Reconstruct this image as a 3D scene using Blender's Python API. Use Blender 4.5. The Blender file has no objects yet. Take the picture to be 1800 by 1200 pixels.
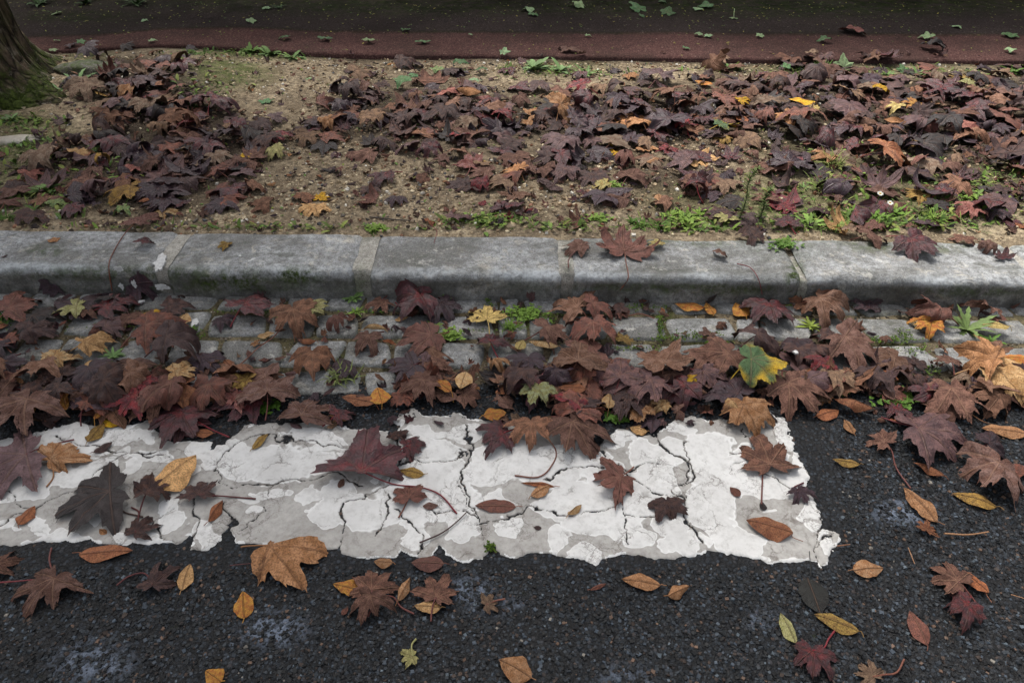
import bpy, math, random
import numpy as np

# ---------------------------------------------------------------- camera, sky, sun, exposure
H_CAM = 1.40
PITCH = math.radians(38.66)
FPX = 1250.0                      # focal length in pixels of an 1800 px wide frame
SC = bpy.context.scene
COL = SC.collection
cam_d = bpy.data.cameras.new('camera'); cam = bpy.data.objects.new('camera', cam_d)
COL.objects.link(cam); SC.camera = cam
cam.location = (0, 0, H_CAM)
cam.rotation_euler = (math.pi / 2 - PITCH, 0, 0)
cam_d.sensor_width = 36; cam_d.lens = FPX / 1800 * 36
cam_d.clip_start = 0.02; cam_d.clip_end = 2000
SUN_EL, SUN_AZ = math.radians(62), math.radians(-25)     # azimuth from +Y (away), negative = to the left
world = bpy.data.worlds.new("World"); SC.world = world; world.use_nodes = True
wn = world.node_tree; wn.nodes.clear()
sky = wn.nodes.new('ShaderNodeTexSky'); sky.sky_type = 'NISHITA'; sky.sun_disc = False
sky.sun_elevation = SUN_EL; sky.sun_rotation = SUN_AZ
sky.air_density = 1.0; sky.dust_density = 6.0; sky.ozone_density = 1.0
bg = wn.nodes.new('ShaderNodeBackground'); bg.inputs['Strength'].default_value = 0.068
wo = wn.nodes.new('ShaderNodeOutputWorld')
hs = wn.nodes.new('ShaderNodeHueSaturation'); hs.inputs['Saturation'].default_value = .32    # overcast
wn.links.new(sky.outputs[0], hs.inputs['Color']); wn.links.new(hs.outputs[0], bg.inputs[0]); wn.links.new(bg.outputs[0], wo.inputs[0])
sun_d = bpy.data.lights.new('sun', 'SUN'); sun_d.energy = 1.5; sun_d.angle = math.radians(14)
sun_d.color = (1.0, 0.96, 0.90)
sun = bpy.data.objects.new('sun', sun_d); COL.objects.link(sun)
sun.rotation_euler = (math.pi / 2 - SUN_EL, 0, math.pi - SUN_AZ)
sun.location = (0, 0, 12)
SC.view_settings.view_transform = 'Standard'; SC.view_settings.look = 'None'
SC.view_settings.exposure = 1.5; SC.view_settings.gamma = 1.0

rng = random.Random(7)
nr = np.random.RandomState(11)

# ---------------------------------------------------------------- photo pixel <-> world
SP, CP = math.sin(PITCH), math.cos(PITCH)
def P(x, y, z=0.0):
    u = (x - 900) / FPX; t = (y - 600) / FPX
    dy = CP - t * SP; dz = -SP - t * CP
    s = (H_CAM - z) / (-dz)
    return (u * s, dy * s, z)
def W2P(X, Y, Z=0.0):
    Zr = Z - H_CAM
    d = Y * CP - Zr * SP; v = Y * SP + Zr * CP
    return 900 + FPX * X / d, 600 - FPX * v / d
def scale_at(y, z=0.0):
    return FPX * (SP + (y - 600) / FPX * CP) / (H_CAM - z)

# ---------------------------------------------------------------- numpy noise
def _h(ix, iy, iz, s):
    n = (ix * 374761393 + iy * 668265263 + iz * 2147483647 + s * 1274126177) & 0xffffffff
    n = ((n ^ (n >> 13)) * 1274126177) & 0xffffffff
    return ((n ^ (n >> 16)) & 0xffff) / 65535.0
def vnoise(x, y, z=None, s=0):
    x = np.asarray(x, float); y = np.asarray(y, float)
    z = np.zeros_like(x) if z is None else np.asarray(z, float) + np.zeros_like(x)
    ix, iy, iz = (np.floor(a).astype(np.int64) for a in (x, y, z))
    fx, fy, fz = x - ix, y - iy, z - iz
    fx, fy, fz = (f * f * (3 - 2 * f) for f in (fx, fy, fz))
    r = 0
    for dx in (0, 1):
        for dy in (0, 1):
            for dz in (0, 1):
                w = (fx if dx else 1 - fx) * (fy if dy else 1 - fy) * (fz if dz else 1 - fz)
                r = r + w * _h(ix + dx, iy + dy, iz + dz, s)
    return r * 2 - 1
def fbm(x, y, z=None, s=0, o=4):
    r = 0; a = 1.0; t = 0
    for k in range(o):
        r = r + a * vnoise(np.asarray(x) * 2 ** k, np.asarray(y) * 2 ** k, None if z is None else np.asarray(z) * 2 ** k, s + k * 17)
        t += a; a *= 0.5
    return r / t

# ---------------------------------------------------------------- mesh helpers
def srgb(h):
    h = h.lstrip('#'); c = [int(h[i:i + 2], 16) / 255 for i in (0, 2, 4)]
    return tuple(v / 12.92 if v <= .04045 else ((v + .055) / 1.055) ** 2.4 for v in c)
def tag(o, label=None, cat=None, group=None, kind=None):
    if label: o['label'] = label
    if cat: o['category'] = cat
    if group: o['group'] = group
    if kind: o['kind'] = kind
    return o
def make_mesh(name, V, F, mat=None, smooth=True, attrs=None, uv=None):
    """V (n,3) array; F = list of equal-size index arrays [(m,k) array,...]"""
    me = bpy.data.meshes.new(name)
    V = np.asarray(V, dtype=np.float32)
    if not isinstance(F, list): F = [F]
    F = [np.asarray(f, dtype=np.int32) for f in F if len(f)]
    loops = np.concatenate([f.ravel() for f in F])
    tot = np.concatenate([np.full(len(f), f.shape[1], np.int32) for f in F])
    st = np.concatenate([[0], np.cumsum(tot)[:-1]]).astype(np.int32)
    me.vertices.add(len(V)); me.vertices.foreach_set('co', V.ravel())
    me.loops.add(len(loops)); me.loops.foreach_set('vertex_index', loops)
    me.polygons.add(len(tot)); me.polygons.foreach_set('loop_start', st); me.polygons.foreach_set('loop_total', tot)
    me.update(calc_edges=True)
    me.polygons.foreach_set('use_smooth', np.full(len(tot), smooth))
    for k, a in (attrs or {}).items():
        a = np.asarray(a, np.float32)
        if a.ndim == 1:
            at = me.attributes.new(k, 'FLOAT', 'POINT'); at.data.foreach_set('value', a)
        elif a.shape[1] == 4:
            at = me.attributes.new(k, 'FLOAT_COLOR', 'POINT'); at.data.foreach_set('color', a.ravel())
        else:
            at = me.attributes.new(k, 'FLOAT_VECTOR', 'POINT'); at.data.foreach_set('vector', a.ravel())
    if mat: me.materials.append(mat)
    me.validate()
    return me
def link(name, me, parent=None, loc=None):
    o = bpy.data.objects.new(name, me); COL.objects.link(o)
    if parent: o.parent = parent
    if loc is not None: o.location = loc
    return o
def empty(name, loc):
    o = bpy.data.objects.new(name, None); COL.objects.link(o); o.location = loc
    o.empty_display_size = 0.03
    return o
def grid_faces(nu, nv):
    i = np.arange(nu - 1)[:, None] * nv + np.arange(nv - 1)[None, :]
    return np.stack([i, i + nv, i + nv + 1, i + 1], -1).reshape(-1, 4)
def tube(pts, r0, r1=None, n=5):
    """tube along points -> V, F"""
    pts = np.asarray(pts, float); r1 = r0 if r1 is None else r1
    m = len(pts); T = np.gradient(pts, axis=0)
    T /= np.linalg.norm(T, axis=1)[:, None] + 1e-9
    up = np.array([0, 0, 1.0]); V = []
    for k in range(m):
        u = up if abs(T[k][2]) < .9 else np.array([1.0, 0, 0])
        a = np.cross(T[k], u); a /= np.linalg.norm(a); b = np.cross(T[k], a)
        r = r0 + (r1 - r0) * k / (m - 1)
        for j in range(n):
            t = 2 * math.pi * j / n
            V.append(pts[k] + r * (math.cos(t) * a + math.sin(t) * b))
    F = []
    for k in range(m - 1):
        for j in range(n):
            F.append((k * n + j, k * n + (j + 1) % n, (k + 1) * n + (j + 1) % n, (k + 1) * n + j))
    return np.array(V), np.array(F)
class Acc:
    """accumulates pieces with colour attribute into one mesh"""
    def __init__(s): s.V = []; s.F4 = []; s.F3 = []; s.A = {}; s.n = 0
    def add(s, V, F, **attrs):
        V = np.asarray(V, float); F = np.asarray(F)
        s.V.append(V); (s.F4 if F.shape[1] == 4 else s.F3).append(F + s.n)
        for k, a in attrs.items():
            a = np.asarray(a, float)
            if a.ndim <= 1 and k in ('Col',): a = np.tile(np.append(a[:3], 1), (len(V), 1))
            elif k == 'Col' and a.shape[1] == 3: a = np.hstack([a, np.ones((len(a), 1))])
            elif a.ndim == 0: a = np.full(len(V), float(a))
            s.A.setdefault(k, []).append(a)
        s.n += len(V)
    def mesh(s, name, mat, smooth=True):
        F = []
        if s.F4: F.append(np.concatenate(s.F4))
        if s.F3: F.append(np.concatenate(s.F3))
        return make_mesh(name, np.concatenate(s.V), F, mat, smooth, {k: np.concatenate(a) for k, a in s.A.items()})
def smooth_poly(pts, n=8):
    """Catmull-Rom through points"""
    p = np.asarray(pts, float); q = np.vstack([2 * p[0] - p[1], p, 2 * p[-1] - p[-2]]); out = []
    for i in range(1, len(q) - 2):
        for t in np.linspace(0, 1, n, endpoint=False):
            out.append(.5 * ((2 * q[i]) + (-q[i - 1] + q[i + 1]) * t + (2 * q[i - 1] - 5 * q[i] + 4 * q[i + 1] - q[i + 2]) * t * t + (-q[i - 1] + 3 * q[i] - 3 * q[i + 1] + q[i + 2]) * t ** 3))
    out.append(p[-1]); return np.array(out)

# ---------------------------------------------------------------- node material helper
class NM:
    def __init__(s, name):
        s.m = bpy.data.materials.new(name); s.m.use_nodes = True; s.t = s.m.node_tree; s.t.nodes.clear()
        s.out = s.n('ShaderNodeOutputMaterial'); s.b = s.n('ShaderNodeBsdfPrincipled')
        s.t.links.new(s.b.outputs[0], s.out.inputs[0])
    def n(s, ty, **kw):
        nd = s.t.nodes.new(ty)
        for k, v in kw.items(): setattr(nd, k, v)
        return nd
    def set(s, sock, v):
        if hasattr(v, 'is_linked') or isinstance(v, bpy.types.NodeSocket): s.t.links.new(v, sock)
        elif isinstance(v, (tuple, list)) and len(v) == 3 and sock.type == 'RGBA': sock.default_value = (*v, 1)
        else: sock.default_value = v
    def coord(s, kind='Object'): return s.n('ShaderNodeTexCoord').outputs[kind]
    def attr(s, name, out='Color'): return s.n('ShaderNodeAttribute', attribute_name=name).outputs[out]
    def map(s, vec, scale=(1, 1, 1)):
        nd = s.n('ShaderNodeMapping'); s.set(nd.inputs[0], vec); nd.inputs['Scale'].default_value = scale; return nd.outputs[0]
    def noise(s, vec, scale, detail=4, rough=.55, out='Fac', dist=0):
        nd = s.n('ShaderNodeTexNoise'); s.set(nd.inputs['Vector'], vec); nd.inputs['Scale'].default_value = scale
        nd.inputs['Detail'].default_value = detail; nd.inputs['Roughness'].default_value = rough; nd.inputs['Distortion'].default_value = dist
        return nd.outputs[out]
    def vor(s, vec, scale, feature='F1', out='Distance', rnd=1):
        nd = s.n('ShaderNodeTexVoronoi', feature=feature); s.set(nd.inputs['Vector'], vec); nd.inputs['Scale'].default_value = scale
        nd.inputs['Randomness'].default_value = rnd
        return nd.outputs[out]
    def ramp(s, fac, stops, interp='LINEAR'):
        nd = s.n('ShaderNodeValToRGB'); s.set(nd.inputs[0], fac); cr = nd.color_ramp; cr.interpolation = interp
        while len(cr.elements) < len(stops): cr.elements.new(.5)
        for e, (p, c) in zip(cr.elements, stops):
            e.position = p; e.color = (c, c, c, 1) if isinstance(c, (int, float)) else (*c, 1)
        return nd.outputs[0]
    def mix(s, fac, a, b, mode='MIX'):
        nd = s.n('ShaderNodeMix', data_type='RGBA', blend_type=mode)
        s.set(nd.inputs[0], fac); s.set(nd.inputs[6], a); s.set(nd.inputs[7], b); return nd.outputs[2]
    def math(s, op, a, b=0.0, c=None, clamp=False):
        nd = s.n('ShaderNodeMath', operation=op, use_clamp=clamp); s.set(nd.inputs[0], a); s.set(nd.inputs[1], b)
        if c is not None: s.set(nd.inputs[2], c)
        return nd.outputs[0]
    def bump(s, h, dist, strength=1.0, normal=None):
        nd = s.n('ShaderNodeBump'); s.set(nd.inputs['Height'], h); nd.inputs['Distance'].default_value = dist
        nd.inputs['Strength'].default_value = strength
        if normal is not None: s.set(nd.inputs['Normal'], normal)
        return nd.outputs[0]
    def fin(s, col, rough=.8, normal=None, spec=None):
        s.set(s.b.inputs['Base Color'], col); s.set(s.b.inputs['Roughness'], rough)
        if normal is not None: s.set(s.b.inputs['Normal'], normal)
        if spec is not None: s.set(s.b.inputs['Specular IOR Level'], spec)
        return s.m

# ---------------------------------------------------------------- materials
def mat_asphalt():
    m = NM('asphalt'); co = m.coord()
    w = m.n('ShaderNodeVectorMath', operation='MULTIPLY_ADD')
    m.set(w.inputs[0], m.noise(co, 60, 2, out='Color')); w.inputs[1].default_value = (.006, .006, .0); m.set(w.inputs[2], co)
    v1 = m.vor(w.outputs[0], 120); c1 = m.vor(w.outputs[0], 120, out='Color')
    v2 = m.vor(w.outputs[0], 300); c2 = m.vor(w.outputs[0], 300, out='Color')
    stone = m.ramp(m.math('MULTIPLY', c1, 1.0), [(0, srgb('#101113')), (.35, srgb('#1b1d20')), (.62, srgb('#2a2e33')), (.80, srgb('#3d434a')), (.90, srgb('#453b36')), (1, srgb('#7a6658'))])
    fine = m.ramp(c2, [(0, srgb('#0b0b0c')), (.6, srgb('#191a1c')), (.93, srgb('#2e2e30')), (1, srgb('#8b847c'))])
    edge = m.ramp(v1, [(.0, 0.0), (.45, .0), (.62, 1.0)])
    colr = m.mix(edge, stone, fine)
    big = m.noise(co, 2.2, 4)
    colr = m.mix(m.ramp(big, [(.40, 0.0), (.7, .30)]), colr, srgb('#2e2c2a'))
    pale = m.math('MULTIPLY', m.attr('pale', 'Fac'), m.ramp(m.noise(co, 70, 3), [(.42, 0.0), (.6, 1.0)]))
    colr = m.mix(pale, colr, srgb('#8e9aae'))
    moss = m.ramp(m.noise(co, 9, 5, .7), [(.66, 0.0), (.72, .5)])
    colr = m.mix(moss, colr, srgb('#2b3417'))
    h = m.math('ADD', m.math('MULTIPLY', v1, -1.0), m.math('MULTIPLY', v2, -.35))
    nrm = m.bump(h, .0045, .95)
    rg = m.ramp(c1, [(0, .5), (1, .85)])
    return m.fin(colr, rg, nrm, .22)
def mat_attr(name, rough=.7, bump_scale=300, bump_d=.001, spec=.4, var=.25):
    m = NM(name); co = m.coord('Object')
    n = m.noise(co, bump_scale, 4)
    c = m.mix(m.math('MULTIPLY', m.ramp(n, [(.3, 1.0), (.7, 0.0)]), var), m.attr('Col'), (0.01, .008, .006))
    return m.fin(c, rough, m.bump(n, bump_d, .8), spec)
def mat_paint():
    m = NM('road_paint'); co = m.coord()
    white = m.attr('white', 'Fac'); crack = m.attr('crack', 'Fac')
    grime = m.noise(co, 55, 6, .7); g2 = m.noise(co, 7, 4, .6)
    grey = m.ramp(grime, [(.25, srgb('#86827d')), (.5, srgb('#aaa7a2')), (.75, srgb('#bfbcb7'))])
    grey = m.mix(m.ramp(g2, [(.42, 0.0), (.7, .45)]), grey, srgb('#8f8b86'))
    grey = m.mix(m.ramp(m.noise(co, 20, 4), [(.62, 0.0), (.75, .5)]), grey, srgb('#75695c'))
    wh = m.ramp(grime, [(.2, srgb('#b2b0ac')), (.5, srgb('#d8d7d4')), (.8, srgb('#e3e2e0'))])
    wh = m.mix(m.ramp(g2, [(.42, 0.0), (.7, .5)]), wh, srgb('#b3b1ae'))
    c = m.mix(m.ramp(white, [(.46, 0.0), (.50, 1.0)]), grey, wh)
    # thin rim of bare white where the top coat ends
    rim = m.ramp(white, [(.40, 0.0), (.49, .8), (.60, 0.0)])
    c = m.mix(rim, c, srgb('#e6e6e4'))
    wv = m.n('ShaderNodeVectorMath', operation='MULTIPLY_ADD')
    m.set(wv.inputs[0], m.noise(co, 12, 5, .7, out='Color')); wv.inputs[1].default_value = (.13, .13, 0); m.set(wv.inputs[2], co)
    hair = m.vor(wv.outputs[0], 9, 'DISTANCE_TO_EDGE')
    hm = m.math('MULTIPLY', m.ramp(hair, [(.0, 1.0), (.010, .7), (.022, 0.0)]), m.ramp(m.noise(co, 9, 3), [(.46, 0.0), (.56, 1.0)]))
    hair2 = m.vor(wv.outputs[0], 38, 'DISTANCE_TO_EDGE')
    hm2 = m.math('MULTIPLY', m.ramp(hair2, [(.0, .8), (.03, .5), (.06, 0.0)]), m.ramp(m.noise(co, 9, 3), [(.52, 0.0), (.6, 1.0)]))
    hm = m.math('MAXIMUM', hm, hm2)
    pit = m.ramp(m.vor(co, 85), [(.03, 1.0), (.08, 0.0)])
    pit = m.math('MULTIPLY', pit, m.ramp(m.noise(co, 30, 2), [(.55, 0.0), (.6, .8)]))
    c = m.mix(m.math('MULTIPLY', hm, .66), c, srgb('#5c524a'))
    c = m.mix(pit, c, srgb('#5c544c'))
    ck = m.ramp(crack, [(.15, 0.0), (.55, .55), (.85, 1.0)])
    cc = m.ramp(m.noise(co, 40, 3), [(.35, srgb('#2c2724')), (.65, srgb('#5a5047')), (.72, srgb('#3d4424'))])
    c = m.mix(ck, c, cc)
    hh = m.math('ADD', m.math('MULTIPLY', grime, .5), m.math('MULTIPLY', hm, -.8))
    return m.fin(c, .75, m.bump(hh, .0012, .7), .3)
def mat_stone(name, tones, moss_amt=1.0, dark=.0):
    m = NM(name); co = m.coord(); ob = m.n('ShaderNodeObjectInfo')
    sh = m.n('ShaderNodeVectorMath', operation='ADD'); m.set(sh.inputs[0], co)
    cb = m.n('ShaderNodeCombineXYZ'); m.set(cb.inputs[0], m.math('MULTIPLY', ob.outputs['Random'], 31.0)); m.set(cb.inputs[2], m.math('MULTIPLY', ob.outputs['Random'], 7.0))
    m.set(sh.inputs[1], cb.outputs[0]); v = sh.outputs[0]
    n1 = m.noise(v, 7, 6, .65); n2 = m.noise(v, 55, 6, .7); n3 = m.noise(v, 22, 4, .6, dist=1.2)
    c = m.ramp(n1, [(.28, srgb(tones[0])), (.46, srgb(tones[1])), (.60, srgb(tones[2])), (.75, srgb(tones[3]))])
    c = m.mix(m.ramp(n2, [(.35, .75), (.62, 0.0)]), c, srgb(tones[4]))
    c = m.mix(m.ramp(n3, [(.56, 0.0), (.70, .55)]), c, srgb(tones[5]))
    c = m.mix(m.ramp(m.vor(v, 60), [(.05, .5), (.16, 0.0)]), c, srgb(tones[4]))
    c = m.mix(m.ramp(m.noise(v, 3.2, 5, .7, dist=.8), [(.46, 0.0), (.60, .72)]), c, srgb('#63625d'))
    c = m.mix(m.ramp(m.noise(v, 260, 2, .6), [(.40, .45), (.5, 0.0)]), c, srgb('#2e2e2c'))
    c = m.mix(m.ramp(m.noise(v, 210, 2, .6), [(.60, 0.0), (.68, .45)]), c, srgb('#c0bbb0'))
    c = m.mix(m.ramp(m.noise(m.map(v, (1, 3, 3)), 5, 6, .75, dist=.4), [(.54, 0.0), (.66, .6)]), c, srgb('#4b4d42'))
    c = m.mix(m.ramp(m.noise(v, 11, 5, .8), [(.60, 0.0), (.66, .6)]), c, srgb('#c9c6be'))
    # worn pale edge by attribute; face darkens the front with painted shade and weathering
    c = m.mix(m.math('MULTIPLY', m.attr('worn', 'Fac'), m.ramp(n2, [(.3, .2), (.6, .9)])), c, srgb('#c2c7ca'))
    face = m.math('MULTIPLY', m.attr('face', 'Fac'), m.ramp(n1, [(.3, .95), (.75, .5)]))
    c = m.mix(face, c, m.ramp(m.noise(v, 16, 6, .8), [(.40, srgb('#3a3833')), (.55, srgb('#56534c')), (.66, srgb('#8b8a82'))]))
    mo = m.math('MULTIPLY', m.attr('moss', 'Fac'), m.ramp(m.noise(v, 28, 6, .75), [(.42, 0.0), (.56, 1.0)]))
    c = m.mix(m.math('MULTIPLY', mo, moss_amt), c, m.ramp(n2, [(.3, srgb('#1f2410')), (.7, srgb('#4a5a22'))]))
    h = m.math('ADD', m.math('MULTIPLY', n2, .6), n3)
    return m.fin(c, m.ramp(n1, [(.3, .55), (.7, .85)]), m.bump(h, .006, 1.0), .25)
def mat_soil():
    m = NM('soil'); co = m.coord()
    n1 = m.noise(co, 3, 5, .6); n2 = m.noise(co, 40, 6, .7); v = m.vor(co, 95); vc = m.vor(co, 95, out='Color')
    c = m.ramp(n1, [(.3, srgb('#82735e')), (.5, srgb('#a8977c')), (.7, srgb('#c3b193'))])
    c = m.mix(m.ramp(n2, [(.38, .8), (.62, 0.0)]), c, srgb('#3c322a'))
    c = m.mix(m.ramp(m.noise(co, 9, 6, .7), [(.47, 0.0), (.64, .6)]), c, srgb('#6a5a48'))
    peb = m.ramp(vc, [(0, srgb('#3b3833')), (.4, srgb('#87745a')), (.75, srgb('#a8977c')), (1, srgb('#cfc6b6'))])
    c = m.mix(m.math('MULTIPLY', m.ramp(v, [(.2, .9), (.42, 0.0)]), m.ramp(m.noise(co, 14, 3), [(.42, 0.0), (.6, 1.0)])), c, peb)
    mo = m.math('MULTIPLY', m.attr('moss', 'Fac'), m.ramp(m.noise(co, 18, 6, .75), [(.30, 0.0), (.52, .9)]))
    c = m.mix(mo, c, m.ramp(n2, [(.3, srgb('#2c3415')), (.7, srgb('#5d6a30'))]))
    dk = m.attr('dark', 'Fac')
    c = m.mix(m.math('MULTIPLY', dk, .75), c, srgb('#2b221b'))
    h = m.math('ADD', n2, m.math('MULTIPLY', v, -.6))
    return m.fin(c, .9, m.bump(h, .010, 1.0), .2)
def mat_path():
    m = NM('path_tarmac'); co = m.coord()
    vc = m.vor(co, 170, out='Color'); v = m.vor(co, 170); n2 = m.noise(co, 4, 5, .6)
    dkc = m.ramp(vc, [(0, srgb('#201c1b')), (.6, srgb('#3a3231')), (.93, srgb('#524844')), (1, srgb('#b0a59b'))])
    rdc = m.ramp(vc, [(0, srgb('#3a2927')), (.6, srgb('#5a403d')), (.93, srgb('#765a54')), (1, srgb('#c3b0a4'))])
    c = m.mix(m.attr('red', 'Fac'), dkc, rdc)
    c = m.mix(m.ramp(n2, [(.4, 0.0), (.7, .45)]), c, srgb('#3b332e'))
    mo = m.math('MULTIPLY', m.attr('moss', 'Fac'), m.ramp(m.noise(co, 14, 6, .75), [(.36, 0.0), (.58, .9)]))
    c = m.mix(mo, c, m.ramp(m.noise(co, 30, 4), [(.35, srgb('#12160a')), (.65, srgb('#2c3a12'))]))
    c = m.mix(m.ramp(m.noise(co, 1.7, 6, .7), [(.45, 0.0), (.65, .5)]), c, srgb('#2a2521'))
    return m.fin(c, .9, m.bump(m.math('MULTIPLY', v, -1.0), .003, .8), .05)
def mat_leaf():
    """veins from leaf-local coordinates 'lc' (x across, y along, petiole junction at the origin), z = palmate flag"""
    m = NM('fallen_leaf'); lc = m.attr('lc', 'Vector')
    sx = m.n('ShaderNodeSeparateXYZ'); m.set(sx.inputs[0], lc)
    ax = m.math('ABSOLUTE', sx.outputs[0]); y = sx.outputs[1]; pal = sx.outputs[2]
    dmin = None; sec = None
    for a in (0, 42, 91):
        ca, sa = math.cos(math.radians(a)), math.sin(math.radians(a))
        along = m.math('ADD', m.math('MULTIPLY', ax, sa), m.math('MULTIPLY', y, ca))
        off = m.math('ABSOLUTE', m.math('SUBTRACT', m.math('MULTIPLY', ax, ca), m.math('MULTIPLY', y, sa)))
        # behind the junction a vein does not exist
        off = m.math('ADD', off, m.math('MULTIPLY', m.math('LESS_THAN', along, 0.0), 1.0))
        if a: off = m.math('ADD', off, m.math('MULTIPLY', m.math('SUBTRACT', 1.0, pal), 1.0))
        st = m.math('ABSOLUTE', m.math('SINE', m.math('MULTIPLY', m.math('SUBTRACT', along, m.math('MULTIPLY', off, .75)), 21.0)))
        if dmin is None: dmin, sec = off, st
        else:
            less = m.math('LESS_THAN', off, dmin)
            mx = m.n('ShaderNodeMix', data_type='FLOAT'); m.set(mx.inputs[0], less); m.set(mx.inputs[2], sec); m.set(mx.inputs[3], st)
            sec = mx.outputs[0]; dmin = m.math('MINIMUM', off, dmin)
    main = m.ramp(dmin, [(0, 1.0), (.010, .9), (.026, 0.0)])
    second = m.math('MULTIPLY', m.math('MULTIPLY', m.ramp(sec, [(0, 1.0), (.14, 0.0)]), m.ramp(m.noise(lc, 4, 2), [(.35, .2), (.6, 1.0)])), .42)
    vein = m.math('MAXIMUM', main, second)
    n1 = m.noise(lc, 5, 5, .6); n2 = m.noise(lc, 30, 4, .65)
    base = m.attr('Col'); ob = m.attr('spot', 'Color')
    c = m.mix(m.ramp(n1, [(.40, 0.0), (.58, 1.0)]), base, ob)
    c = m.mix(m.ramp(m.noise(lc, 2.6, 5, .75, dist=.7), [(.52, 0.0), (.62, .45)]), c, (.022, .014, .012))
    c = m.mix(m.ramp(n2, [(.36, .55), (.56, 0.0)]), c, (.012, .008, .007))
    c = m.mix(m.ramp(m.vor(lc, 13), [(.06, .55), (.13, 0.0)]), c, (.014, .009, .008))
    lift = m.mix(.45, c, (.34, .20, .13))
    dk = m.mix(.5, c, (.03, .008, .008))
    vc = m.mix(m.attr('under', 'Fac'), dk, lift)
    c = m.mix(m.math('MULTIPLY', vein, .75), c, vc)
    h = m.math('ADD', m.math('MULTIPLY', vein, -1.0), m.math('MULTIPLY', n2, .9))
    nrm = m.bump(h, .0035, 1.0)
    m.fin(c, m.attr('rgh', 'Fac'), nrm, m.math('MULTIPLY', m.math('SUBTRACT', 1.0, m.attr('rgh', 'Fac')), .75))
    return m.m
def mat_bark():
    m = NM('bark'); co = m.coord(); st = m.map(co, (1, 1, .22))
    n = m.noise(st, 26, 6, .7, dist=.6); v = m.vor(st, 22, 'DISTANCE_TO_EDGE')
    c = m.ramp(n, [(.3, srgb('#2b241e')), (.5, srgb('#57493c')), (.7, srgb('#83745f'))])
    c = m.mix(m.ramp(v, [(0, .9), (.14, 0.0)]), c, srgb('#1c1613'))
    c = m.mix(m.math('MULTIPLY', m.ramp(m.noise(co, 7, 6, .8), [(.52, 0.0), (.6, .7)]), m.attr('low', 'Fac')), c, srgb('#a09784'))
    mo = m.math('MULTIPLY', m.attr('low', 'Fac'), m.ramp(m.noise(co, 6, 6, .75), [(.42, 0.0), (.55, 1.0)]))
    c = m.mix(mo, c, m.ramp(m.noise(co, 90, 3), [(.3, srgb('#242b0f')), (.7, srgb('#4e5c22'))]))
    h = m.math('ADD', n, m.math('MULTIPLY', m.ramp(v, [(0, 0.0), (.2, 1.0)]), .8))
    return m.fin(c, .9, m.bump(h, .025, .9), .2)
def mat_simple(name, c1, c2, rough=.6, sc=30):
    m = NM(name); co = m.coord(); n = m.noise(co, sc, 4)
    return m.fin(m.mix(m.ramp(n, [(.35, 0.0), (.65, 1.0)]), srgb(c1), srgb(c2)), rough, m.bump(n, .002, .5), .35)
M_ASPH = mat_asphalt(); M_PAINT = mat_paint(); M_SOIL = mat_soil(); M_PATH = mat_path(); M_LEAF = mat_leaf(); M_BARK = mat_bark()
M_KERB = mat_stone('kerb_granite', ('#8c8c89', '#afb1b2', '#c1c3c4', '#ccc5b7', '#5b5a57', '#d6cebd'))
M_SETT = mat_stone('sett_granite', ('#7e7e7c', '#9c9d9d', '#aeafae', '#bbb5aa', '#5b5a57', '#c0b9aa'), .8)
M_MORT = mat_stone('mortar', ('#a8a49a', '#bab6ac', '#c8c4ba', '#d2cec4', '#847f74', '#d0ccc4'), .5)
M_CHIP = mat_attr('stone_chips', .6, 400, .0006, .3, .25)
M_STEM = mat_attr('leaf_stem', .5, 200, .0004, .4, .2)
M_WEED = mat_attr('weed_leaf', .65, 120, .0008, .25, .35)
M_SPLASH = mat_simple('splashed_paint', '#d7d7d5', '#b5b5b3', .6, 90)

# ================================================================ GROUND
def ell(px, py, lst):
    """sum of soft ellipses in photo px evaluated at world points -> 0..1"""
    r = np.zeros_like(px)
    for e in lst:
        cx, cy, rx, ry = e[:4]; k = e[4] if len(e) > 4 else 1
        r = np.maximum(r, k * np.clip(1.6 * (1 - np.sqrt(((px - cx) / rx) ** 2 + ((py - cy) / ry) ** 2)), 0, 1))
    return r
def kf(X): return 1.957 - .0268 * np.asarray(X)        # front top edge of the kerb
ZK = .115
pe = [(-400, 95), (0, 92), (100, 92), (290, 80), (400, 84), (550, 95), (700, 99), (1000, 102), (1400, 107), (1800, 109), (2300, 112)]
pr = [(-400, 78), (0, 70), (200, 62), (300, 52), (420, 50), (600, 58), (1000, 60), (1400, 62), (1800, 64), (2300, 66)]
pe_w = np.array([P(a, b, .12)[:2] for a, b in pe]); pr_w = np.array([P(a, b, .125)[:2] for a, b in pr])
def path_edge(X): return np.interp(X, pe_w[:, 0], pe_w[:, 1]) + .012 * fbm(X * 5, X * 0, s=8)
def soil_h(X, Y):
    X = np.asarray(X, float); Y = np.asarray(Y, float)
    h = .103 + .012 * fbm(X * 1.3, Y * 1.3, s=3, o=3) + .004 * fbm(X * 9, Y * 9, s=5, o=2)
    fr = np.clip((path_edge(X) - Y) / .30, 0, 1)
    h = h + fr * .055 * np.exp(-((X + 1.62) / .45) ** 2 - ((Y - 3.85) / .40) ** 2)      # mound of earth over a root
    h = h + fr * .08 * np.exp(-((X + 2.9) / .8) ** 2 - ((Y - 3.8) / .7) ** 2)
    back = np.clip((Y - kf(X) - .20) / .10, 0, 1)
    h = h * back + (.098) * (1 - back)
    return h
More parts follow.
